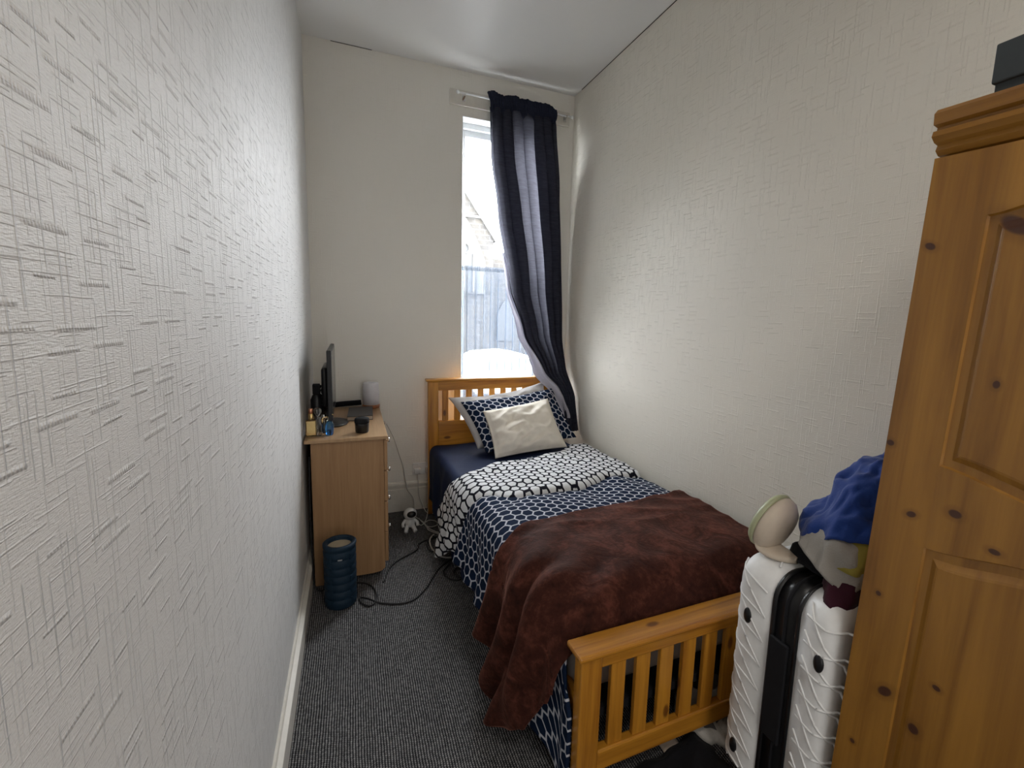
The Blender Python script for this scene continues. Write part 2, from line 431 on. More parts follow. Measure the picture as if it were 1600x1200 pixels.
# window
win = empty('window_1', (1.075, YB+.14, WZ0), 'tall narrow white sash window', None, None); win['kind'] = 'structure'
def frame(name, x0, x1, z0, z1, w, y0, y1, mat, parent, wt=None):
    bm = bmesh.new(); wt = wt or w
    box(bm, (x0, y0, z0), (x0+w, y1, z1)); box(bm, (x1-w, y0, z0), (x1, y1, z1))
    box(bm, (x0+w, y0, z1-wt), (x1-w, y1, z1)); box(bm, (x0+w, y0, z0), (x1-w, y1, z0+wt))
    return obj(name, bm, mat, parent, bevel=.003)
frame('window_frame', WX0, WX1, WZ0, WZ1, .028, YB+.10, YB+.20, M_upvc, win, .04)
frame('sash', WX0+.028, WX1-.028, WZ0+.04, WZ1-.04, .022, YB+.13, YB+.165, M_upvc, win, .045)
obj('pane', B((WX0+.045, YB+.145, WZ0+.08), (WX1-.045, YB+.149, WZ1-.08)), M_glass, win)
obj('window_sill', B((WX0-.03, YB-.03, WZ0-.03), (WX1+.03, YB+.10, WZ0+.002)), M_upvc, win, bevel=.004)
frame('reveal_lining', WX0, WX1, WZ0, WZ1, .004, YB-.001, YB+.1, M_upvc, win)

# ------------------------------------------------------------------ outside
g = tag(obj('street_ground', B((-12, YB+.6, -.62), (30, 45, -.55)), plain('street_paving', (.06, .06, .06), .9)), 'pale street paving beyond the window', None, None, 'structure')
M_stone = Mat('church_stone'); x = M_stone.xyz(M_stone.coord())
br = M_stone.node('ShaderNodeTexBrick'); M_stone.put(br.inputs['Vector'], M_stone.comb(x[0], x[2], 0.))
br.inputs['Color1'].default_value = (.022, .019, .015, 1); br.inputs['Color2'].default_value = (.013, .012, .011, 1); br.inputs['Mortar'].default_value = (.036, .035, .033, 1)
br.inputs['Scale'].default_value = 1.; br.inputs['Brick Width'].default_value = .34; br.inputs['Row Height'].default_value = .16; br.inputs['Mortar Size'].default_value = .012
M_stone.base(V(M_stone, br.outputs[0]), .9); M_stone = M_stone.mat
M_dress = plain('pale_dressed_stone', (.040, .038, .035), .9); M_lead = plain('dark_church_glass', (.005, .006, .007), .6)
ch = empty('church', (3.2, 15.2, -.55), 'pale stone church gable with a pointed traceried window across the street', 'church')
CX, CY = 2.62, 15.0
def prism(pts, y0, y1):
    bm = bmesh.new(); a = [bm.verts.new((p[0], y0, p[1])) for p in pts]; b = [bm.verts.new((p[0], y1, p[1])) for p in pts]
    n = len(pts); bm.faces.new(a); bm.faces.new(list(reversed(b)))
    for i in range(n): bm.faces.new((a[i], b[i], b[(i+1) % n], a[(i+1) % n]))
    return bm
gx1 = 4.35
obj('gable_wall', prism([(CX-1.75, -.55), (gx1, -.55), (gx1, 3.8), (CX+.25, 5.85), (CX-1.75, 3.8)], CY, CY+.5), M_stone, ch)
obj('side_wall', prism([(gx1, -.55), (7.6, -.55), (7.6, 3.0), (gx1, 3.3)], CY+.6, CY+1.1), M_stone, ch)
def arch_pts(cx, w, z0, zs, zt, n=10):
    pts = [(cx-w, z0)]
    for i in range(n+1): t = i/n; pts.append((cx-w+w*t, zs+(zt-zs)*math.sin(t*PI/2)))
    for i in range(1, n+1): t = i/n; pts.append((cx+w*t, zs+(zt-zs)*math.cos(t*PI/2)))
    pts.append((cx+w, z0)); return pts
ax = 3.05
obj('arch_surround', prism(arch_pts(ax, 1.0, 2.05, 3.1, 4.6), CY-.12, CY), M_dress, ch)
obj('arch_glazing', prism(arch_pts(ax, .80, 2.1, 3.05, 4.3), CY-.15, CY-.12), M_lead, ch)
for k in range(5):
    xx = ax-.6+.3*k
    obj('mullion', B((xx-.03, CY-.21, 2.1), (xx+.03, CY-.15, 3.3+.6*(1-abs(k-2)/2))), M_dress, ch)
for k, (zz, rr) in enumerate(((3.45, .16), (3.45, .16), (3.85, .2))):
    cxk = ax+(-.3, .3, 0)[k]
    bm = tube([(cxk+rr*math.cos(a*PI/8), CY-.2, zz+rr*math.sin(a*PI/8)) for a in range(17)], .03, 6, 1, smoothpath=False)
    obj('tracery_ring', bm, M_dress, ch)
obj('string_course', B((CX-1.75, CY-.08, 4.42), (3.9, CY, 4.5)), M_dress, ch)
obj('coping', prism([(gx1+.05, 3.72), (gx1+.1, 3.84), (CX+.25, 6.02), (CX+.25, 5.84)], CY-.1, CY+.55), M_dress, ch)
for k, (xx, zz) in enumerate(((2.75, .4), (5.0, .5))):
    obj('lower_window', prism(arch_pts(xx, .32, zz, zz+.9, zz+1.4, 6), CY-.06+(.6 if xx > gx1 else 0), CY+(.6 if xx > gx1 else 0)), M_lead, ch)
# parked white car seen through the net curtain
car = empty('parked_car', (3.0, 10.4, -.55), 'white car parked in the street, seen through the net curtain', 'car')
prof = [(1.55, -.28), (1.5, .02), (1.72, .14), (2.25, .2), (2.62, .52), (3.35, .58), (3.75, .52), (4.1, .22), (4.65, .12), (4.75, -.02), (4.72, -.28)]
bm = prism(prof, 9.6, 11.2); bmesh.ops.bevel(bm, geom=bm.edges[:], offset=.05, segments=2, affect='EDGES')
obj('body', bm, plain('white_car_paint', (.75, .75, .75), .3), car, True)
obj('side_window', prism([(2.5, .22), (2.72, .46), (3.32, .51), (3.66, .46), (3.85, .22)], 9.585, 9.6), plain('car_glass', (.06, .065, .07), .3), car)
for xx in (2.15, 4.15):
    w_ = lathe([(.05, 0), (.2, 0), (.28, .03), (.28, .17), (.2, .2), (.05, .2)], (xx, 9.78, -.27), 24, Matrix.Rotation(PI/2, 4, 'X'))
    obj('wheel', w_, M_blackm, car)

# ------------------------------------------------------------------ curtain rod, curtain, net
rod = empty('curtain_rod', (1.13, YB-.05, 2.90), 'thin white curtain rod with ball ends fixed on the batten board', 'curtain rod')
obj('rail', tube([(.705, YB-.05, 2.925), (1.55, YB-.05, 2.915)], .006, 10, 1), M_upvc, rod, True)
for xx in (.698, 1.553):
    bm = bmesh.new(); bmesh.ops.create_uvsphere(bm, u_segments=16, v_segments=10, radius=.012, matrix=Matrix.Translation((xx, YB-.05, 2.925 if xx < 1 else 2.915)))
    obj('finial', bm, M_upvc, rod, True)
for xx in (.745, 1.505):
    bm = B((xx-.006, YB-.06, 2.905), (xx+.006, YB-.018, 2.917)); box(bm, (xx-.01, YB-.022, 2.885), (xx+.01, YB-.018, 2.93))
    obj('bracket', bm, M_chrome, rod)
cur = empty('dark_curtain', (1.2, YB-.06, .6), 'dark slate curtain gathered at the right of the window and swept behind the pillows', 'curtain')
cl = [(.62, 1.43), (.71, 1.47), (.92, 1.425), (1.025, 1.345), (1.32, 1.205), (1.647, 1.095), (2.18, .986), (2.57, .928), (2.80, .918), (2.96, .905)]
cr = [(.60, 1.572), (.71, 1.568), (1.42, 1.522), (1.9, 1.50), (2.369, 1.466), (2.8, 1.415), (2.96, 1.385)]
def cy_(z): return interp([(.55, YB-.33), (.85, YB-.27), (1.05, YB-.13), (1.3, YB-.075), (2.96, YB-.07)], z)
def curt(u, v, off=0., z0=.60, z1=2.865):
    z = lerp(z0, z1, v); xl, xr = interp(cl, z), interp(cr, z)
    n = 6.5
    ph = 2*PI*(n*u+.35*nz(u*3, z*.8, 2.)) + .5*nz(z*1.3, 3.)
    w = (xr-xl)
    amp = .022+.012*nz(u*4, z*1.1, 7.)
    fade = sst(z, 3.0, 2.6)
    x = xl+w*u + math.cos(ph)*w*.045*min(1, (u*8))*min(1, (1-u)*8)
    y = cy_(z) + math.sin(ph)*amp + .008*nz(u*14, z*3) - off
    return (x, y, z)
obj('curtain_panel', grid(150, 120, lambda u, v: curt(u, v)), M_curt, cur, True)
# doubled-back leading edge and return edge that let less light through
def fold(u, v, u0, u1, off):
    x, y, z = curt(lerp(u0, u1, u), v); return (x+.004, y+off, z)
obj('curtain_hem', grid(40, 80, lambda u, v: fold(u, v, .075, .36, .02)), M_curt, cur, True)
obj('curtain_hem', grid(40, 80, lambda u, v: fold(u, v, .66, .99, .02)), M_curt, cur, True)
def head(u, v):
    a = u*2*PI*30+4*nz(u*8, 4.); wv = .018*nz(u*7, 1.)+.008*nz(u*26, 2.)
    z = lerp(2.835+wv*.6, 2.952+wv-.035*sst(u, .86, 1.), v)+.003*math.sin(a)
    xl, xr = lerp(.925, .905, v), lerp(1.405, 1.42, v)
    return (lerp(xl, xr, u)+.004*math.sin(a*2+v*3), YB-.068-.016*math.sin(PI*v)-.011*math.sin(a)*(.4+.6*math.sin(PI*v))-.012*nz(u*12, v*3), z)
solid(obj('gathered_header', grid(300, 14, head), M_curth, cur, True), .008)
# pale lining pulled out along the leading edge, over the headboard
def lining(u, v):
    z = lerp(.70, 1.9, v); xl = interp(cl, z)
    spread = interp([(.7, .012), (.85, .05), (.95, .10), (1.06, .075), (1.2, .045), (1.5, .022), (2.2, .006), (2.9, .0)], z)
    x = xl - spread + (spread+lerp(.05, .0, sst(z, 1.1, 1.8)))*u
    y = cy_(z)-.02*math.sin(u*9+z*3)-.018*nz(u*5, z*6)-.012+.05*sst(z, 1.05, 1.3)
    return (x, y, z)
obj('curtain_lining', grid(24, 90, lining), M_line, cur, True)
net = empty('net_curtain', (1.07, YB+.07, .66), 'sheer white net curtain covering the lower half of the window', 'curtain')
def netf(u, v):
    z = lerp(.66, 1.79, v); x = lerp(WX0+.006, WX1-.006, u)
    f = sst(z, 1.79, 1.6); ph = u*2*PI*11+1.2*nz(u*6, z*.7)
    return (x+.004*math.sin(ph*.5), YB+.07+(.004+.018*f)*math.sin(ph)*(.6+.8*abs(nz(u*5, 3.)))+.003*nz(u*40, z), z)
obj('net_panel', grid(220, 30, netf), M_net, net, True)
obj('net_header', grid(220, 3, lambda u, v: (lerp(WX0+.006, WX1-.006, u), YB+.064+.004*math.sin(u*2*PI*40), lerp(1.765, 1.80, v)+.002*nz(u*60, 0))), M_net, net, True)

# ------------------------------------------------------------------ bed
TH = math.radians(1.45); BX, BY = .596, 1.0677; W_, L_ = .95, 2.22
bed = empty('single_bed', (BX, BY, 0), 'pine single bed with slatted headboard and footboard', 'bed', None, TH)
def BP(name, lo, hi, mat, bev=.004, parent=None):
    return obj(name, B(lo, hi), mat, parent or bed, world=False, bevel=bev)
PW = .072
# footboard
for a in (0, W_-PW): BP('footboard_post', (a, 0, 0), (a+PW, .045, .473), P_Z, .006)
bm = B((-.014, -.014, .473), (W_+.006, .075, .493)); obj('footboard_cap', bm, P_X, bed, world=False, bevel=.007)
BP('footboard_top_rail', (PW, .006, .425), (W_-PW, .036, .473), P_X)
BP('footboard_bottom_rail', (PW, .004, .072), (W_-PW, .038, .142), P_X, .006)
k = 0
a = .112
while a+.05 < W_-PW:
    BP('footboard_slat', (a, .012, .142), (a+.052, .030, .425), P_Z, .003); a += .0919
# headboard
h0 = L_-.045
for a in (-.055, W_-PW-.055): BP('headboard_post', (a, h0, 0), (a+PW, L_, .972), P_Z, .006)
obj('headboard_cap', B((-.07, h0-.016, .972), (W_-.04, L_+.008, .99)), P_X, bed, world=False, bevel=.006)
BP('headboard_top_rail', (PW-.055, h0+.008, .905), (W_-PW-.055, h0+.036, .972), P_X)
BP('headboard_lower_panel', (PW-.055, h0+.006, .30), (W_-PW-.055, h0+.038, .685), P_X)
a = .047
while a+.04 < W_-PW-.05:
    BP('headboard_slat', (a, h0+.012, .685), (a+.043, h0+.030, .905), P_Z, .003); a += .0865
BP('side_rail', (.012, .045, .20), (.034, h0, .32), P_Y, .004); BP('side_rail', (W_-.04, .045, .20), (W_-.018, h0, .32), P_Y, .004)
obj('under_rail', B((.0, .045, .22), (W_-.03, h0, .25)), M_blackm, bed, world=False)
def bl(p):  # bed-local to world
    return Vector((BX+p[0]*math.cos(TH)-p[1]*math.sin(TH), BY+p[0]*math.sin(TH)+p[1]*math.cos(TH), p[2]))
def bedobj(name, bm, mat, smooth=True, parent=None, keep=False, ox=None):
    c = bl(ox or (.45, 1.0, .25))
    o = obj(name, bm, mat, parent, smooth, world=False, keep=keep)
    if parent is None: o.location = c; o.rotation_euler = (0, 0, TH)
    o.data.transform(Matrix.Translation(-Vector(ox or (.45, 1.0, .25)))) if parent is None else None
    return o
# mattress
bm = rbox((.02, .085, .25), (W_-.02, 2.16, .495), .07, 5)
mt = bedobj('mattress', bm, M_matt); tag(mt, 'white single mattress seen through the footboard slats', 'mattress')
# side surface generator
def bedpath(s, b, Z, aR, aL, R, flare):
    Lt = aR-(aL+R)
    if s < Lt: return aR-s, Z, (0, 1), 0.
    s2 = s-Lt
    if s2 < R*PI/2:
        ph = s2/R; return aL+R-R*math.sin(ph), Z-R+R*math.cos(ph), (-math.sin(ph), math.cos(ph)), 0.
    d = s2-R*PI/2
    return aL-flare*d, Z-R-d, (-1, .1), d
# fitted sheet, navy
def sheet(u, v):
    b = lerp(1.05, 2.17, v)-.03*sst(u, .75, 1)*v; s = u*lerp(1.40, 1.33, sst(v, .6, 1))
    a, z, n, d = bedpath(s, b, .512, W_-.02, -.012-.03*v, .05, .03)
    w = .006*ridge(s*3, b*7, 1.)+.008*nz(s*2, b*2)
    w += (.012*math.sin(b*26+d*3)*min(1, d*6) if d > 0 else 0)
    return (a+n[0]*w, b, z+n[1]*w)
o = bedobj('fitted_sheet', grid(110, 70, sheet), M_navy); tag(o, 'plain navy fitted sheet over the head of the mattress, hanging down its side', 'sheet'); solid(o, .004)
# duvet
duv = empty('duvet', bl((.45, .8, .52)), 'navy duvet printed with white-outlined hexagon cells, its white-printed top end turned back', 'duvet', None, TH)
def duv_obj(name, bm, mat, th):
    o = obj(name, bm, mat, duv, True, world=False, keep=True); o.data.transform(Matrix.Translation(-Vector((.45, .8, .52))))
    solid(o, th); return o
def duvZ(b):
    z = interp([(0, .53), (.6, .548), (1.1, .53), (1.6, .515), (2.2, .51)], b)
    t = max(0, min(1, (.23-b)/.15)); return z-.14*(1-math.sqrt(max(0, 1-t*t)))
def cover_b(u, v): return lerp(lerp(.125, .04, sst(u, .66, .8)), lerp(1.62, 1.30, sst(u, .3, .9)), v)
def cover_s(u, v):
    b = cover_b(u, v); return u*(W_-.004+interp([(0, .36), (.1, .42), (.25, .46), (.45, .42), (.7, .37), (1.2, .37), (1.62, .34)], b))
def cover(u, v):
    b = cover_b(u, v); s = cover_s(u, v)
    a, z, n, d = bedpath(s, b, duvZ(b), W_+.012, lerp(.0, -.03, sst(b, .05, .35)), .085, lerp(.02, .10, sst(b, .05, .35)))
    top = 1-min(1, d*8)
    w = top*(.014*nz(a*3, b*3, 5.)+.008*ridge(a*5+b*2, b*6, 3.)) - top*.010*math.exp(-((b-1.0-.5*(a-.25))/.018)**2)*sst(a, .05, .2)*sst(a, .5, .4)
    w += .02*math.sin(PI*min(1, max(0, (a+.03)/.98)))*top
    if d > 0:
        q = min(1, d/.38); ph = b*33+1.6*nz(b*3, d*2)+d*3
        w += q*(.026*math.sin(ph)+.012*nz(b*20, d*5)+.02)*sst(b, .03, .3)*lerp(.25, 1., sst(b, .55, .75))
    lift = 0
    return (a+n[0]*w, b, z+n[1]*w+.004*nz(b*8, s*8))
duv_obj('duvet_cover', grid(170, 200, cover, lambda u, v: (cover_s(u, v), cover_b(u, v))), M_hexnavy, .012)
# turned-back end
def flap_b(u, v):
    s = u*1.60
    foot = interp([(0, 1.08), (.10, 1.10), (.25, 1.10), (.55, .99), (.85, .98), (.97, .99), (1.15, 1.10), (1.6, 1.24)], s)
    hd = interp([(0, 1.80), (.10, 1.80), (.3, 1.66), (.55, 1.54), (.8, 1.54), (.95, 1.47), (1.05, 1.42), (1.25, 1.56), (1.42, 1.66), (1.6, 1.60)], s)
    return lerp(foot, hd, v)
def flap_s(u, v): return u*lerp(lerp(W_+.38, W_+.53, sst(v, .2, .8)), W_+.46, sst(v, .85, 1))
def flap(u, v):
    b = flap_b(u, v); s = flap_s(u, v)
    a, z, n, d = bedpath(s, b, duvZ(b)+.022, W_+.012, -.05, .10, .10)
    top = 1-min(1, d*8)
    edge = math.sqrt(max(0, 1-((v-.5)/.5)**8))
    w = -.03*(1-edge)+top*(.012*nz(a*5, b*5, 8.)+.012*ridge(a*3+1, b*9, 6.)*.8)
    w += .018*math.sin(PI*min(1, max(0, (a+.03)/.98)))*top
    if d > 0:
        q = min(1, d/.3); w += q*(.024*math.sin(b*38+2*nz(b*4, d*3)+d*4)+.012*nz(b*22, d*7))
    if v > .9: z -= (v-.9)*.35*top
    return (a+n[0]*w, b, z+n[1]*w)
duv_obj('turned_back_end', grid(170, 100, flap, lambda u, v: (flap_s(u, v), flap_b(u, v)*1.0)), M_hexwhite, .022)
# brown blanket
def bk_d(b):  # hang length at bed position b
    return interp([(.0, .12), (.09, .30), (.16, .40), (.25, .49), (.34, .545), (.42, .54), (.47, .42), (.55, .39), (.66, .40), (.70, .38)], b)
def bk_b(u, v):
    s = u; hd = interp([(0, .74), (.1, .70), (.35, .655), (.62, .62), (.70, .57), (.78, .56), (1., .68)], s)
    ft = interp([(0, .088), (.66, .088), (.75, .088), (.85, .095), (1., .17)], s)
    return lerp(ft, hd, v)
def bk_s(u, v):
    b = bk_b(u, v); flat = W_+.01
    return flat*min(1, u/.68) + (0 if u < .68 else (u-.68)/.32*bk_d(b))
def blanket(u, v):
    b = bk_b(u, v); s = bk_s(u, v)
    a, z, n, d = bedpath(s, b, duvZ(b)+.028, W_+.012, lerp(-.02, -.055, sst(b, .05, .35)), .12, .10)
    top = 1-min(1, d*7)
    w = .006+top*(.008*nz(a*4, b*4, 15.)+.008*ridge(a*4+b*3, b*7-a*2, 13.))
    w += .02*math.sin(PI*min(1, max(0, (a+.03)/.98)))*top
    # diagonal folds gathering at the near left corner
    near = sst(a, .30, .0)
    w += near*.020*(1+math.sin(34*(b-.55*a)+2.*nz(a*4, b*4)))*(.4+.6*sst(b, .55, .1))
    if d > 0:
        q = min(1, d/.32); bb = b-.25*d
        w += q*(.036*math.sin(bb*40+1.2*nz(b*4, d*2, 4.))+.018*nz(b*16, d*6, 1.)+.026)+.006
    foot = sst(b, .14, .088)
    z2 = z+n[1]*w-foot*.045*top
    return (a+n[0]*w, b, z2)
o = bedobj('fleece_blanket', grid(190, 130, blanket), M_fleece, keep=True); tag(o, 'dark brown fleece blanket spread over the foot of the bed', 'blanket'); solid(o, .012)

# pillows
def pillow(name, TL, TR, BR, BL, th, mat, label, flange=0., bulge=.05, seed=0., uvs=None, wr=.006, sag=0.):
    TL, TR, BR, BL = map(Vector, (TL, TR, BR, BL)); nrm = (TR-TL).cross(BL-TL).normalized()
    if nrm.y > 0: nrm = -nrm
    wid, hei = (TR-TL).length, (BL-TL).length
    N = 56; bm = bmesh.new(); L = bm.loops.layers.uv.verify(); lay = []
    for side in (1, -1):
        g_ = []
        for i in range(N+1):
            row = []
            for j in range(N+1):
                u, v = i/N*2-1, j/N*2-1
                uu = u*(1-bulge*(1-u*u)*0-bulge*(1-v*v)*abs(u)); vv = v*(1-bulge*(1-u*u)*abs(v))
                p = TL.lerp(TR, (uu+1)/2).lerp(BL.lerp(BR, (uu+1)/2), (vv+1)/2)
                fu, fv = abs(u)/(1-flange), abs(v)/(1-flange)
                if fu < 1 and fv < 1: t = ((1-fu**2.6)*(1-fv**2.6))**.5
                else: t = 0
                edge = i in (0, N) or j in (0, N)
                w = 0 if edge else (wr*(ridge(u*1.6+seed, v*2.6+u, seed)+.6*nz(u*5, v*5, seed+3))*(.3+t)+(.003 if flange else 0))
                sg = -sag*(1-u*u)*sst(v, .3, -1.)
                row.append(bm.verts.new(p+nrm*side*(t*th/2)+nrm*(w if side > 0 else -w*.3 if not edge else 0)+Vector((0, 0, sg))))
            g_.append(row)
        lay.append(g_)
        for i in range(N):
            for j in range(N):
                q = (g_[i][j], g_[i+1][j], g_[i+1][j+1], g_[i][j+1])
                f = bm.faces.new(q if side < 0 else tuple(reversed(q)))
                ids = ((i, j), (i+1, j), (i+1, j+1), (i, j+1))
                ids = ids if side < 0 else tuple(reversed(ids))
                for lp, (a, b) in zip(f.loops, ids): lp[L].uv = (a/N*wid, b/N*hei)
    bmesh.ops.remove_doubles(bm, verts=bm.verts[:], dist=.0002)
    o = obj(name, bm, mat, None, True, recenter=True); tag(o, label, 'pillow')
    return o
pillow('pillow', (.616, 3.215, .862), (1.345, 3.215, .96), (1.38, 3.05, .55), (.775, 2.97, .545), .15, M_greyw, 'grey-white pillow at the back, leaning on the headboard', seed=1., wr=.016, sag=.03, bulge=.07)
pillow('pillow', (.690, 3.13, .842), (1.395, 3.16, .915), (1.515, 2.96, .575), (.802, 2.86, .545), .13, M_hexnavy, 'navy pillow with white hexagon outlines, between the two pale pillows', seed=4., wr=.010, sag=.012)
pillow('cushion', (.812, 2.99, .800), (1.305, 3.03, .862), (1.385, 2.84, .545), (.842, 2.78, .528), .13, M_cream, 'plain cream square cushion in front with a flat stitched border', flange=.07, seed=9., wr=.019)
bpy.data.objects['cushion']['category'] = 'cushion'

# under-bed things and floor bits
o = obj('storage_bag', rbox((.80, 1.36, .0), (1.50, 2.2, .20), .04, 3), M_blackm, None, True, recenter=True); tag(o, 'black storage bag under the bed behind the footboard slats', 'bag')
def crumple(name, lo, hi, mat, label, cat, seed, amp=.03, parent=None, sub=4):
    bm = bmesh.new(); bmesh.ops.create_icosphere(bm, subdivisions=sub, radius=1.)
    c = [(a+b)/2 for a, b in zip(lo, hi)]; r = [(b-a)/2 for a, b in zip(lo, hi)]
    for v in bm.verts:
        n = v.co.normalized(); q = [math.copysign(abs(t)**.6, t) for t in n]
        w = amp*(ridge(n.x*2+seed, n.y*2, n.z*2)+.5*nz(n.x*6, n.y*6, n.z*6+seed))
        v.co = Vector((c[0]+q[0]*r[0]+n.x*w, c[1]+q[1]*r[1]+n.y*w, max(lo[2]+.001, c[2]+q[2]*r[2]+n.z*w)))
    o = obj(name, bm, mat, parent, True, recenter=parent is None)
    if label: tag(o, label, cat)
    return o
# white printed carrier bag, crumpled by the suitcase
def sack(u, v):
    a = u*2*PI; z = v*.145
    r = (1-.25*v**3)*(1+.10*ridge(math.cos(a)*2, math.sin(a)*2, z*9)+.06*nz(u*22, z*30))
    sp = 1+.9*sst(v, .38, .1)*max(0, -math.sin(a)); return (1.165+.085*math.cos(a)*r+.012*v, 1.195+.072*math.sin(a)*r*sp, .001+z)
bm = grid(72, 16, sack); L_top = [v for v in bm.verts if v.co.z > .1455]
bag = obj('carrier_bag', bm, M_bagp, None, True, recenter=True); tag(bag, 'crumpled white plastic carrier bag with grey print on the floor between bed foot and suitcase', 'bag'); solid(bag, .002)
def onbag(u0, u1, v0, v1, name):
    o = obj(name, grid(8, 6, lambda u, v: (lambda p: (1.165+(p[0]-1.165)*1.03, 1.195+(p[1]-1.195)*1.03, p[2]))(sack(lerp(u0, u1, u), lerp(v0, v1, v)))), M_bagprint, None, True)
    o.parent = bag; o.data.transform(Matrix.Translation(-bag.location)); return o
onbag(.56, .60, .35, .62, 'print_mark'); onbag(.66, .73, .5, .62, 'print_mark'); onbag(.66, .73, .25, .4, 'print_mark'); onbag(.75, .79, .3, .75, 'print_mark')
def rag(u, v):
    x, y = lerp(.74, 1.12, u), lerp(.78, 1.08, v)
    e = min(1, min(u, 1-u, v, 1-v)*8)
    return (x+.02*nz(v*5, 1), y+.02*nz(u*5, 2)+.06*u, .004+e*(.016+.014*ridge(u*3, v*3)))
o = obj('dark_cloth', grid(50, 40, rag), M_blackc, None, True, recenter=True); tag(o, 'dark navy cloth lying flat on the carpet before the footboard', 'cloth'); solid(o, .004)
o = obj('paper_slip', grid(6, 6, lambda u, v: (lerp(.95, 1.02, u), lerp(1.10, 1.16, v)+.01*u, .006+.012*math.sin(u*3)*v)), M_page, None, True, recenter=True); tag(o, 'small pale paper slip on the floor under the footboard rail', 'paper'); solid(o, .001)

# ------------------------------------------------------------------ chest of drawers
CX0, CX1, CY0, CY1, CZ = -.206, .145, 2.532, 3.352, .798
che = empty('chest_of_drawers', (-.03, 2.94, 0), 'beech laminate chest of drawers beside the left wall', 'chest of drawers')
obj('top_panel', B((-.234, 2.512, CZ-.018), (.166, 3.354, CZ)), M_beech_top, che, bevel=.003)
pts = [(CX0, .0), (CX0, CZ-.018), (CX1, CZ-.018), (CX1, .045), (CX1-.02, .028), (CX1-.06, .022), (CX1-.16, .022), (CX1-.22, .0)]
obj('side_panel', prism(pts, CY0, CY0+.018), M_beech, che, bevel=.001)
obj('side_panel', prism(pts, CY1-.018, CY1), M_beech, che, bevel=.001)
obj('back_panel', B((CX0, CY0+.018, .02), (CX0+.008, CY1-.018, CZ-.02)), M_beech, che)
obj('plinth', B((CX1-.03, CY0+.018, .02), (CX1-.012, CY1-.018, .075)), M_beech, che)
dz = [(.08, .25), (.254, .424), (.428, .598), (.602, .772)]
for z0, z1 in dz:
    d = obj('drawer', B((CX1+.001, CY0+.002, z0), (CX1+.019, CY1-.002, z1)), M_beech, che, bevel=.003)
    for yy in (CY0+.2, CY1-.2):
        bm = lathe([(.006, 0), (.006, .012), (.014, .018), (.012, .026), (.004, .028)], (CX1+.019, yy, (z0+z1)/2+.03), 16, Matrix.Rotation(PI/2, 4, 'Y'))
        h_ = obj('knob', bm, M_chrome, che, True); h_.parent = d; h_.location = (0, 0, 0)
        h_.data.transform(Matrix.Translation(Vector((0, 0, 0))))
# monitor
mon = empty('computer_monitor', (-.1, 2.93, CZ), 'slim black computer monitor on a round stand, edge-on on the chest of drawers', 'monitor')
MY0, MY1, MZ0, MZ1 = 2.60, 3.12, .875, 1.243
obj('screen_housing', rbox((-.123, MY0, MZ0), (-.101, MY1, MZ1), .004, 2), M_black, mon)
scr = plain('dark_screen_glass', (.02, .021, .022), .18, .5)
obj('screen', B((-.101, MY0+.012, MZ0+.02), (-.0995, MY1-.012, MZ1-.012)), scr, mon)
obj('rear_bulge', rbox((-.158, 2.72, .92), (-.123, 3.02, 1.14), .015, 3), M_black, mon, True)
obj('stand_neck', B((-.150, 2.85, CZ+.01), (-.124, 2.91, 1.0)), M_black, mon, bevel=.004)
bm = lathe([(.10, 0), (.102, .005), (.098, .010), (.02, .014)], (0, 0, 0), 40); bmesh.ops.scale(bm, vec=(.78, 1.1, 1), verts=bm.verts); bmesh.ops.translate(bm, vec=(-.108, 2.875, CZ), verts=bm.verts)
obj('round_base', bm, M_black, mon, True)
# notebook
nb = empty('notebook', (.037, 3.03, CZ), 'dark brown hardback notebook lying on the chest of drawers', 'book')
q = [(-.036, 2.905), (.108, 2.915), (.118, 3.20), (-.026, 3.19)]
def slab(q, z0, z1, s=0.):
    cx, cy = sum(p[0] for p in q)/4, sum(p[1] for p in q)/4
    bm = bmesh.new(); qq = [(lerp(p[0], cx, s), lerp(p[1], cy, s)) for p in q]
    a = [bm.verts.new((x, y, z0)) for x, y in qq]; b = [bm.verts.new((x, y, z1)) for x, y in qq]
    bm.faces.new(a); bm.faces.new(b)
    for i in range(4): bm.faces.new((a[i], a[(i+1) % 4], b[(i+1) % 4], b[i]))
    return bm
obj('cover', slab(q, CZ+.024, CZ+.027), M_cover, nb); obj('cover', slab(q, CZ+.0005, CZ+.004), M_cover, nb); obj('page_block', slab(q, CZ+.004, CZ+.024, .035), M_page, nb)
# diffuser
di = empty('aroma_diffuser', (.112, 3.285, CZ), 'white cylindrical aroma diffuser with a wooden base', 'diffuser')
obj('wooden_base', lathe([(.045, 0), (.055, .004), (.056, .022), (.054, .026)], (.112, 3.285, CZ), 40), plain('orange_brown_wood', (.30, .11, .045), .5), di, True)
obj('housing', lathe([(.054, .026), (.053, .10), (.050, .165), (.046, .172), (.016, .173), (.014, .169), (.004, .169)], (.112, 3.285, CZ), 40), plain('frosted_white_plastic', (.66, .65, .68), .4), di, True)
# black jar
ja = empty('black_jar', (.041, 2.625, CZ), 'small round matt black jar near the chest front edge', 'jar')
obj('pot', lathe([(.030, 0), (.034, .006), (.036, .045), (.036, .052)], (.041, 2.625, CZ), 32), M_black, ja, True)
obj('lid', lathe([(.037, .053), (.038, .058), (.037, .075), (.033, .080), (.004, .081)], (.041, 2.625, CZ), 32), M_blackm, ja, True)
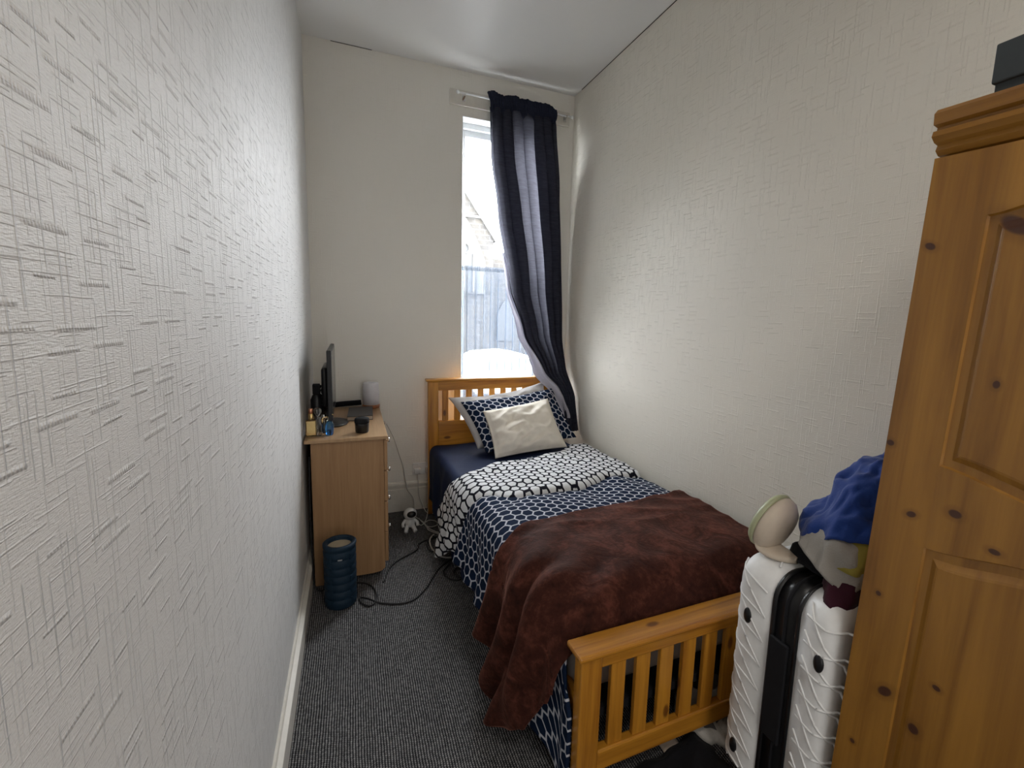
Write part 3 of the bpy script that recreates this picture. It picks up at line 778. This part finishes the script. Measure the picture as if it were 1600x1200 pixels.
# perfume bottles
gb = empty('gold_perfume_bottle', (-.205, 2.615, CZ), 'square gold perfume bottle with copper cap, against the left wall', 'perfume bottle')
bm = rbox((-.230, 2.592, CZ), (-.178, 2.63, CZ+.088), .006, 3); obj('flask', bm, M_goldliq, gb, True)
obj('gold_plate', B((-.226, 2.5885, CZ+.008), (-.183, 2.591, CZ+.082)), M_gold, gb, bevel=.001)
obj('collar', lathe([(.013, .088), (.0135, .09), (.0135, .118), (.012, .12)], (-.204, 2.61, CZ), 20), M_gold, gb, True)
obj('cap', lathe([(.011, .12), (.012, .122), (.012, .143), (.010, .146)], (-.204, 2.61, CZ), 20), M_copper, gb, True)
cb = empty('clear_perfume_bottle', (-.172, 2.61, CZ), 'tall clear glass perfume bottle with rounded glass stopper, right of the gold bottle', 'perfume bottle')
bm = rbox((-.188, 2.592, CZ), (-.156, 2.622, CZ+.104), .004, 3); obj('flask', bm, M_clear, cb, True)
obj('stopper', lathe([(.008, .104), (.010, .112), (.017, .122), (.018, .136), (.012, .148), (.003, .150)], (-.172, 2.607, CZ), 20), M_clear, cb, True)
obj('dip_tube', lathe([(.002, .006), (.002, .104)], (-.172, 2.607, CZ), 8), M_chrome, cb)
c2 = empty('small_glass_flask', (-.147, 2.665, CZ), 'short clear glass flask behind the tall clear bottle', 'perfume bottle')
obj('flask', lathe([(.018, 0), (.021, .004), (.021, .062), (.012, .074), (.009, .078)], (-.147, 2.665, CZ), 24), M_clear, c2, True)
obj('cap', lathe([(.010, .078), (.011, .08), (.011, .098), (.009, .1)], (-.147, 2.665, CZ), 20), M_chrome, c2, True)
bb = empty('blue_perfume_bottle', (-.118, 2.61, CZ), 'small blue glass perfume bottle with gold strap at its neck', 'perfume bottle')
obj('flask', lathe([(.014, 0), (.018, .004), (.021, .03), (.020, .058), (.013, .072), (.009, .077)], (-.118, 2.61, CZ), 28), M_blueg, bb, True)
obj('atomiser', lathe([(.008, .077), (.009, .079), (.009, .095), (.007, .098)], (-.118, 2.61, CZ), 20), M_chrome, bb, True)
obj('strap', tube([(-.118, 2.61, CZ+.090), (-.135, 2.605, CZ+.098), (-.152, 2.60, CZ+.088), (-.150, 2.60, CZ+.07)], .003, 6), M_gold, bb, True)
obj('strap', tube([(-.116, 2.61, CZ+.090), (-.110, 2.605, CZ+.112), (-.098, 2.60, CZ+.108)], .003, 6), M_gold, bb, True)
bs = empty('black_spray_bottle', (-.185, 2.76, CZ), 'tall black bottle with square cap behind the perfume bottles', 'bottle')
obj('flask', lathe([(.026, 0), (.030, .005), (.032, .12), (.031, .165), (.020, .190), (.014, .196)], (-.185, 2.76, CZ), 28), M_black, bs, True)
obj('cap', rbox((-.203, 2.742, CZ+.196), (-.167, 2.778, CZ+.25), .003, 2), M_blackm, bs)
cl_ = empty('black_lotion_pump', (-.153, 2.835, CZ), 'black object with silver ring between the tall black bottle and the monitor', 'bottle')
obj('flask', lathe([(.022, 0), (.025, .004), (.025, .15), (.02, .17)], (-.165, 2.83, CZ), 24), M_black, cl_, True)
bm = tube([(-.150+.018*math.cos(t*PI/8), 2.79, CZ+.205+.022*math.sin(t*PI/8)) for t in range(17)], .004, 8, 1, smoothpath=False)
obj('silver_ring', bm, M_chrome, cl_, True)
obj('nozzle', rbox((-.172, 2.80, CZ+.17), (-.135, 2.82, CZ+.236), .004, 2), M_blackm, cl_)
# black cable bundle along the back of the chest
bm = tube([(-.12, 3.32, CZ+.022), (-.06, 3.325, CZ+.026), (0, 3.32, CZ+.03), (.05, 3.322, CZ+.032)], .018, 8)
o = obj('black_pouch', bm, M_blackc, None, True, recenter=True); tag(o, 'long narrow black pouch behind the notebook along the window wall', 'pouch')

# ------------------------------------------------------------------ foam roller
fr = empty('foam_roller', (-.078, 2.345, 0), 'dark blue ridged foam roller standing on end before the chest of drawers', 'foam roller')
prof = [(.062, 0), (.070, .004), (.074, .012)]
z = .02
for k in range(7):
    prof += [(.074, z), (.075, z+.006), (.075, z+.028), (.072, z+.031), (.072, z+.036)]; z += .0405
prof += [(.075, .306), (.077, .312), (.077, .322), (.072, .326), (.060, .326), (.057, .318), (.057, .30), (.002, .30)]
obj('outer_sleeve', lathe(prof, (-.078, 2.345, 0), 48), M_rubber, fr, True)
for k in range(5):
    for j in range(10):
        a = 2*PI*j/10+.1; z0 = .026+k*.0567
        if j % 2: continue
        bm = B((-.005, .0, 0), (.005, .004, .03)); bmesh.ops.transform(bm, matrix=Matrix.Translation((-.078, 2.345, z0)) @ Matrix.Rotation(a, 4, 'Z') @ Matrix.Translation((0, .073, 0)), verts=bm.verts)
        obj('grip_pad', bm, M_rubber, fr)
obj('inner_disc', lathe([(.004, .300), (.056, .300), (.056, .306), (.004, .3065)], (-.078, 2.345, 0), 40), M_cardboard, fr)
o = obj('maker_mark', B((-.086, 2.2685, .262), (-.066, 2.2700, .268)), plain('grey_print', (.35, .36, .38), .6), fr)
# astronaut shaped projector lamp
ap = empty('astronaut_projector', (.335, 3.03, 0), 'small white astronaut-shaped projector lamp with dark visor on the carpet', 'projector lamp')
def ball(c, r, s=(1, 1, 1), n=20):
    bm = bmesh.new(); bmesh.ops.create_uvsphere(bm, u_segments=n, v_segments=n//2+2, radius=r, matrix=Matrix.Translation(c) @ Matrix.Diagonal((*s, 1))); return bm
obj('helmet', ball((.335, 3.03, .118), .044, (1, .95, .9)), M_whitep, ap, True)
obj('visor', ball((.340, 3.000, .125), .030, (1, .75, .72)), M_black, ap, True)
obj('torso', ball((.333, 3.035, .058), .034, (1, .9, 1.1)), M_whitep, ap, True)
for s in (-1, 1):
    obj('leg', tube([(.333+s*.015, 3.03, .045), (.333+s*.026, 3.005, .020), (.333+s*.030, 2.985, .014)], .014, 10), M_whitep, ap, True)
    obj('arm', tube([(.333+s*.028, 3.03, .078), (.333+s*.046, 3.015, .06), (.333+s*.046, 2.995, .045)], .010, 10), M_whitep, ap, True)
# socket + plugs + cables
so = empty('wall_socket', (.466, YB-.005, .307), 'white double wall socket above the skirting', 'socket')
obj('backplate', rbox((.393, YB-.011, .264), (.541, YB, .352), .003, 2), M_whitep, so)
for xx in (.43, .506): obj('rocker_switch', B((xx-.005, YB-.014, .33), (xx+.005, YB-.011, .345)), M_whitep, so, bevel=.001)
for k, xx in enumerate((.425, .504)):
    pl = empty('mains_plug', (xx, YB-.011, .295), ('white mains plug in the left outlet of the double socket', 'white mains plug in the right outlet of the double socket')[k], 'plug', 'plugs in the double socket')
    obj('plug_body', rbox((xx-.024, YB-.036, .272), (xx+.024, YB-.0115, .318), .008, 3), M_whitep, pl, True)
    pts = [(xx, YB-.03, .272), (xx+.004, YB-.034, .20), (xx+.008, YB-.036, .12)]
    if k == 0: pts += [(.455, YB-.05, .05), (.478, YB-.10, .005), (.52, YB-.14, .004)]
    else: pts += [(.50, YB-.07, .06), (.465, YB-.2, .006), (.437, YB-.28, .004), (.452, 3.02, .004), (.52, 2.92, .004), (.60, 2.9, .004)]
    cab = obj('plug_lead', tube(pts, .0032, 6), M_cablew, pl, True)
def cable(name, pts, r, mat, label, cat='cable', group=None):
    o = obj(name, tube(pts, r, 6), mat, None, True, recenter=True); return tag(o, label, cat, group)
cable('white_cable', [(.215, 3.372, .66), (.26, 3.372, .56), (.285, 3.372, .48), (.300, 3.368, .42), (.324, 3.362, .34), (.34, 3.345, .23), (.353, 3.34, .165), (.393, 3.33, .10), (.397, 3.31, .004), (.393, 3.23, .004), (.440, 3.10, .004), (.450, 2.99, .004), (.52, 2.90, .004), (.58, 2.88, .004)], .0028, M_cablew, 'thin white cable running down the window wall behind the chest to the floor')
cable('white_cable', [(.372, 3.02, .06), (.40, 3.03, .03), (.413, 3.06, .012), (.47, 3.12, .012), (.515, 3.09, .012), (.512, 3.03, .012), (.455, 3.02, .012), (.425, 3.10, .012), (.41, 3.17, .012)], .0028, M_cablew, 'white cable looping on the carpet beside the astronaut lamp')
cable('white_cable', [(.47, 2.90, .012), (.435, 2.84, .012), (.430, 2.75, .006), (.450, 2.65, .006), (.49, 2.60, .006), (.56, 2.58, .006)], .005, M_cablew, 'thicker white cable curving towards the hanging duvet corner')
cable('black_cable', [(.13, 2.45, .006), (.171, 2.584, .006), (.23, 2.66, .006), (.294, 2.706, .006), (.345, 2.75, .006), (.365, 2.815, .006), (.42, 2.85, .006), (.473, 2.868, .006), (.60, 2.95, .006)], .0045, M_cableb, 'black cable from under the chest of drawers to beneath the bed')
cable('black_cable', [(-.02, 2.50, .006), (.04, 2.47, .006), (.081, 2.405, .006), (.088, 2.31, .006), (.055, 2.262, .006), (.015, 2.30, .006), (.012, 2.345, .006), (.05, 2.31, .014), (.10, 2.272, .006), (.18, 2.235, .006), (.26, 2.24, .006), (.333, 2.318, .006), (.39, 2.42, .006), (.451, 2.51, .006), (.56, 2.60, .006)], .0045, M_cableb, 'black cable looping beside the foam roller and crossing the carpet')
cable('black_cable', [(.60, 2.80, .012), (.50, 2.86, .012), (.442, 2.87, .012), (.41, 2.78, .012), (.42, 2.70, .006), (.49, 2.685, .006), (.60, 2.70, .006)], .0045, M_cableb, 'black cable loop behind the hanging duvet corner')
cable('black_cable', [(.50, 2.52, .006), (.450, 2.45, .006), (.462, 2.38, .006), (.51, 2.34, .006), (.553, 2.38, .006), (.535, 2.46, .006), (.50, 2.40, .014), (.56, 2.32, .006), (.66, 2.28, .006)], .0045, M_cableb, 'small black cable coil under the edge of the duvet')
cable('black_cable', [(-.216, 2.56, .70), (-.217, 2.52, .40), (-.212, 2.50, .12), (-.205, 2.49, .03), (-.18, 2.475, .006), (-.14, 2.50, .006), (-.10, 2.51, .006), (0, 2.52, .006)], .004, M_cableb, 'black cable hanging in the gap between the chest and the left wall')

# ------------------------------------------------------------------ wardrobe
WXF, WY1, WY0, WTOP = 1.08, .690, -.42, 1.838
wa = empty('wardrobe', (1.33, .1, 0), 'tall pine wardrobe with arched panelled doors and moulded cornice', 'wardrobe')
obj('carcass', B((WXF+.022, WY0+.03, .02), (XR-.006, WY1-.034, 1.79)), P_W, wa)
obj('plinth', B((WXF+.012, WY0+.02, 0), (XR-.008, WY1-.036, .09)), P_W, wa, bevel=.004)
# cornice, swept round the far end and front
cp = [(.000, 1.780), (-.012, 1.783), (-.020, 1.792), (-.017, 1.802), (-.026, 1.806), (-.034, 1.816), (-.032, 1.826), (-.024, 1.829), (-.024, 1.834), (-.034, 1.838), (-.036, 1.858), (-.030, 1.866), (.0, 1.868)]
def corn(base, xoff=0):
    bm = bmesh.new(); rings = []
    for (cx, cy, dx, dy) in ((XR-.006, WY1-.03, 0, 1), (WXF+.022, WY1-.03, -1, 1), (WXF+.022, WY0+.03, -1, -1), (XR-.006, WY0+.03, 0, -1)):
        rings.append([bm.verts.new((cx+dx*(-o_), cy+dy*(-o_)*(.2 if dy > 0 else .9), z_)) for o_, z_ in cp])
    n = len(cp)
    for a, b in zip(rings, rings[1:]):
        for i in range(n-1): bm.faces.new((a[i], a[i+1], b[i+1], b[i]))
    bm.faces.new([r[-1] for r in rings])
    return bm
obj('cornice', corn(0), P_WY, wa)
# doors: front slab with routed, arched raised panels made as geometry
def door(y0, y1, z0, z1, mirror):
    dr = obj('door', B((WXF+.006, y0, z0), (WXF+.022, y1, z1)), P_W, wa, bevel=.003)
    w = y1-y0; st = .099
    def py(t): return (y1-st-(w-2*st)*t) if not mirror else (y0+st+(w-2*st)*t)
    def curve(zb, amp, n=24, kind=0):
        out = []
        for i in range(n+1):
            t = i/n
            s_ = math.sin(PI*t)**1.6
            out.append((py(t), zb+amp*s_))
        return out
    # (bottom curve, top curve)
    panels = [(curve(1.175, -.03), curve(1.655, .05)), (curve(.14, -.0), curve(1.0, .045))]
    for bot, top in panels:
        outline = bot+list(reversed(top))
        cy_c = sum(p[0] for p in outline)/len(outline); cz_c = sum(p[1] for p in outline)/len(outline)
        def ins(d):
            res = []
            for (yy, zz) in outline:
                res.append((yy+(d if yy < cy_c-1e-6 else -d) if abs(yy-cy_c) > .6*d else yy, zz+(d if zz < cz_c else -d)))
            return res
        bm = bmesh.new(); loops = []
        # moulding ring: stile face, groove, raised field
        for d, xx in ((0, 0), (.003, .0065), (.012, .0075), (.026, .001), (.030, .0)):
            loops.append([bm.verts.new((WXF+.0005+xx, a, b)) for a, b in ins(d)])
        n = len(outline)
        for a, b in zip(loops, loops[1:]):
            for i in range(n): bm.faces.new((a[i], a[(i+1) % n], b[(i+1) % n], b[i]))
        bm.faces.new(loops[-1])
        pn = obj('raised_panel', bm, P_W, wa); pn.parent = dr
    # stile and rails around the panels, one skin with the panel openings left out
    bm = bmesh.new(); X = WXF
    def quadstrip(c1, c2):
        v1 = [bm.verts.new((X, a, b)) for a, b in c1]; v2 = [bm.verts.new((X, a, b)) for a, b in c2]
        for i in range(len(v1)-1): bm.faces.new((v1[i], v1[i+1], v2[i+1], v2[i]))
    (b1, t1), (b0, t0) = panels
    ys = [p[0] for p in b1]
    quadstrip(t1, [(y, z1) for y in ys]); quadstrip(t0, b1); quadstrip([(y, z0) for y in ys], b0)
    for ya, yb in ((y0, min(ys)), (max(ys), y1)): quadstrip([(ya, z0), (ya, z1)], [(yb, z0), (yb, z1)])
    bmesh.ops.remove_doubles(bm, verts=bm.verts[:], dist=.0003)
    sk = obj('door_frame', bm, P_W, wa); sk.parent = dr; solid(sk, .006, 1)
    return dr
door(.05, WY1-.032, .10, 1.775, False); door(WY0+.032, .046, .10, 1.775, True)
for yy in (.078, .018):
    bm = lathe([(.008, 0), (.008, .012), (.018, .022), (.016, .034), (.004, .038)], (WXF, yy, 1.02), 20, Matrix.Rotation(-PI/2, 4, 'Y')); obj('knob', bm, P_W, wa, True)
wa.rotation_euler = (.0285, 0, 0)
# box on top
bx = empty('shoe_box', (1.33, .42, 1.868), 'dark grey cardboard box with lid on top of the wardrobe', 'box')
obj('box_base', B((1.13, .22, 1.868), (1.48, .555, 1.95)), M_boxg, bx, bevel=.002)
obj('lid', B((1.122, .212, 1.915), (1.488, .558, 1.985)), M_boxg, bx, bevel=.003)

# ------------------------------------------------------------------ suitcase
SX0, SX1, SY0, SY1, SZ0, SZ1 = 1.068, 1.50, .672, .985, .055, .775
su = empty('suitcase', (1.28, .82, 0), 'white hard-shell suitcase with raised criss-cross ribs standing between bed foot and wardrobe', 'suitcase')
def shell(y0, y1, rnd_lo, name):
    bm = B((SX0, y0, SZ0), (SX1, y1, SZ1))
    es = [e for e in bm.edges if abs(e.verts[0].co.y-e.verts[1].co.y) > .01]
    bmesh.ops.bevel(bm, geom=es, offset=.075, segments=8, profile=.5, affect='EDGES')
    yo = y0 if rnd_lo else y1
    es = [e for e in bm.edges if all(abs(v.co.y-yo) < .001 for v in e.verts)]
    bmesh.ops.bevel(bm, geom=es, offset=.04, segments=6, profile=.5, affect='EDGES')
    o = obj(name, bm, M_case, su, True); return o
shell(.852, SY1, False, 'front_shell'); shell(SY0, .765, True, 'back_shell')
bm = B((SX0+.004, .765, SZ0+.004), (SX1-.004, .852, SZ1-.004)); es = [e for e in bm.edges if abs(e.verts[0].co.y-e.verts[1].co.y) > .01]
bmesh.ops.bevel(bm, geom=es, offset=.073, segments=8, profile=.5, affect='EDGES'); obj('black_centre_band', bm, M_black, su, True)
bm = bmesh.new()
for y0, y1 in ((.766, .776), (.806, .812), (.841, .851)):
    b2 = B((SX0-.002, y0, SZ0-.002), (SX1+.002, y1, SZ1+.002)); es = [e for e in b2.edges if abs(e.verts[0].co.y-e.verts[1].co.y) > .004]
    bmesh.ops.bevel(b2, geom=es, offset=.077, segments=8, profile=.5, affect='EDGES'); obj('band_ridge', b2, M_blackm if y0 > .8 and y0 < .82 else M_black, su, True)
bm.free()
obj('side_handle', rbox((SX0-.008, .788, .30), (SX0+.003, .846, .60), .004, 2), M_blackm, su)
def onface(y, z, e=-.0006):
    # follow the rounded outer edge of the shells on the narrow side, and the rounded top
    x = SX0
    r = .04
    if y > SY1-r: x += r-math.sqrt(max(0, r*r-(y-(SY1-r))**2))
    if y < SY0+r: x += r-math.sqrt(max(0, r*r-((SY0+r)-y)**2))
    R = .075
    if z > SZ1-R:
        t = z-(SZ1-R); x += R-math.sqrt(max(0, R*R-min(t, R)**2))
    return (x-e, y, z)
ribs = []
for k in range(9):
    z0 = .735-.076*k
    ribs.append([(SY1-.004, z0), (.872, z0-.030)])                       # level ribs, front shell
    ribs.append([(SY1-.004, z0+.012), (.93, z0-.05), (.872, z0-.106)])     # slanting ribs
for k in range(9):
    z0 = .72-.072*k
    ribs.append([(.752, z0), (.70, z0-.012), (.655, z0-.004)])
    ribs.append([(.752, z0+.03), (.70, z0-.055), (.655, z0-.115)])
bm = bmesh.new()
for rb in ribs:
    pts = []
    for (ya, za), (yb, zb) in zip(rb, rb[1:]):
        for i in range(7):
            t = i/6; y, z = lerp(ya, yb, t), lerp(za, zb, t)
            if z > SZ0+.05: pts.append(onface(y, z))
    if len(pts) > 3: tube(pts, .0034, 6, 1, bm, False)
tag(obj('raised_ribs', bm, M_case, su, True), kind='stuff')
bm = bmesh.new()
for k in range(4):   # ribs over the top
    xa = SX0+.055+.1*k
    tube([(xa, SY1-.045, SZ1), (xa+.10, .875, SZ1)], .0036, 6, 1, bm); tube([(xa+.09, SY1-.045, SZ1), (xa-.01, .875, SZ1)], .0036, 6, 1, bm)
    tube([(xa, SY0+.05, SZ1), (xa+.10, .745, SZ1)], .0036, 6, 1, bm)
tag(obj('raised_ribs', bm, M_case, su, True), kind='stuff')
for y, z in ((.930, .600), (.936, .160), (.706, .615), (.712, .160)):
    obj('bumper_stud', ball((SX0, y, z), .016, (.5, .85, 1.5), 18), M_black, su, True)
for xx in (SX0+.06, SX1-.06):
    for yy in (SY0+.05, SY1-.05):
        obj('wheel', lathe([(.01, -.012), (.022, -.010), (.025, 0), (.022, .010), (.01, .012)], (xx, yy, .0255), 20, Matrix.Rotation(PI/2, 4, 'Y')), M_black, su, True)
        obj('wheel_housing', B((xx-.014, yy-.02, .04), (xx+.014, yy+.02, SZ0+.02)), M_black, su)

# ------------------------------------------------------------------ beige lamp on the suitcase
la = empty('table_lamp', (1.15, .93, SZ1), 'beige round-headed table lamp with pale green rim, tilted up on the suitcase', 'lamp')
LC = Vector((1.160, .945, .864)); LN = Vector((-.10, .92, .30)).normalized()   # facing away, towards the bed
LU = Vector((0, -.30, .92)).normalized(); LS = LU.cross(LN).normalized()
LMt = Matrix((( *LS, 0), (*LU, 0), (*LN, 0), (0, 0, 0, 1))).transposed(); LMt.translation = LC
def lathe_m(prof, mtx, sx=1., sy=1., n=40):
    bm = lathe(prof, (0, 0, 0), n); bmesh.ops.scale(bm, vec=(sx, sy, 1), verts=bm.verts); bmesh.ops.transform(bm, matrix=mtx, verts=bm.verts); return bm
obj('rear_shell', lathe_m([(.010, -.036), (.04, -.034), (.062, -.026), (.075, -.010), (.078, .004), (.076, .010)], LMt, 1.0, 1.16), M_beigep, la, True)
obj('green_rim', lathe_m([(.073, .010), (.079, .013), (.080, .020), (.074, .030), (.05, .034), (.005, .036)], LMt, 1.0, 1.16), M_greenp, la, True)
lp = [(1.152, .955, .835), (1.148, .960, .810), (1.148, .948, .792), (1.156, .91, .785), (1.168, .868, .786)]
bm = bmesh.new()
def base_s(u, v):
    # flat curved foot sweeping forward from the head's lower edge
    t = v; c = catmull(lp, 12)[min(48, int(t*48))]
    wd = .052*(1-.25*t)*math.sqrt(max(.02, 1-max(0, (t-.72)/.28)**2)); th = lerp(.026, .010, t)
    a = u*2*PI; return (c.x+wd*math.cos(a), c.y+.25*th*math.sin(a)*(1-t), max(SZ1+.0015, c.z+th*math.sin(a)))
bm = grid(24, 48, base_s); bmesh.ops.holes_fill(bm, edges=bm.edges[:])
obj('curved_foot', bm, M_beigep, la, True)
# tiny raised lettering on the back of the head, too small to read
for k in range(5):
    p = LMt @ Vector((.030-.015*k, .052-.0012*(k-2)**2, -.0275)); b_ = ball(tuple(p), .0032, (1, .5, 1.3), 8)
    obj('raised_letter', b_, M_beigep, la, True)

# ------------------------------------------------------------------ clothes pile
def garment(name, fn, nu, nv, mat, label, th=.006):
    o = obj(name, grid(nu, nv, fn), mat, None, True, recenter=True); tag(o, label, 'clothes'); solid(o, th, 0); return o
def dome(cx, cy, z0, rx, ry, h, seed, fold=.02, pw=2.2, lean=(0, 0), hang=None):
    def f(u, v):
        a = u*2*PI; r = v
        rr = 1+.12*nz(math.cos(a)*1.5, math.sin(a)*1.5, seed)
        x = math.cos(a)*r*rx*rr; y = math.sin(a)*r*ry*rr
        z = h*(1-r**pw)
        w = fold*(ridge(x*11+seed, y*11, z*9)+.55*ridge(x*23, y*23+seed, z*20)+.3*nz(x*50, y*50, seed+z*30))*min(1, r*3+.2)
        if hang: z -= hang(a)*max(0, r-.8)*5
        k = (h-z)/max(h, .01)
        return (min(XR-.012, cx+x+lean[0]*(1-k)+w*math.cos(a)*.6), max(.690+.01*nz(x*20, z*20), cy+y+lean[1]*(1-k)+w*math.sin(a)*.6), z0+z+w*.6)
    return f
garment('black_garment', dome(1.32, .82, .782, .160, .125, .12, 3., .016), 60, 24, M_blackc, 'black garment on the suitcase under the pile, beside the lamp foot')
garment('maroon_garment', dome(1.27, .715, .780, .175, .075, .075, 8., .012, hang=lambda a: .035*sst(-math.cos(a-.6), -.2, 1)), 60, 24, M_maroon, 'dark maroon garment at the bottom of the pile, over the suitcase edge')
garment('grey_garment', dome(1.31, .765, .84, .185, .125, .10, 12., .020, 3., hang=lambda a: .05*sst(-math.cos(a-.9), 0, 1)), 140, 60, M_marl, 'grey marl garment with seams below the blue sweatshirt')
garment('yellow_garment', dome(1.31, .735, .865, .165, .12, .085, 15., .010, 3., hang=lambda a: .03), 90, 40, M_yellow, 'mustard yellow garment showing under the blue sweatshirt')
garment('blue_sweatshirt', dome(1.325, .775, .90, .165, .125, .20, 21., .026, 3.0, lean=(.045, -.05), hang=lambda a: .02+.03*math.sin(3*a)), 160, 80, M_blue, 'royal blue sweatshirt heaped on top of the clothes pile', .01)

# ------------------------------------------------------------------ pendant added out of view to house the ceiling fill light
pe = empty('added_pendant', (.62, -.25, H), 'added white drum ceiling lamp for the fill light, unseen behind the viewer', 'ceiling lamp')
obj('ceiling_rose', lathe([(.05, -.02), (.055, -.01), (.055, 0)], (.62, -.25, H), 24), M_whitep, pe, True)
obj('flex', tube([(.62, -.25, H-.02), (.62, -.25, H-.14)], .003, 6, 1), M_whitep, pe)

bm = lathe([(.17, -.34), (.172, -.34), (.172, -.14), (.17, -.14)], (.62, -.25, H), 40)
for f in [f for f in bm.faces if len(f.verts) > 4]: bm.faces.remove(f)
obj('drum_shade', bm, M_whitep, pe, True)
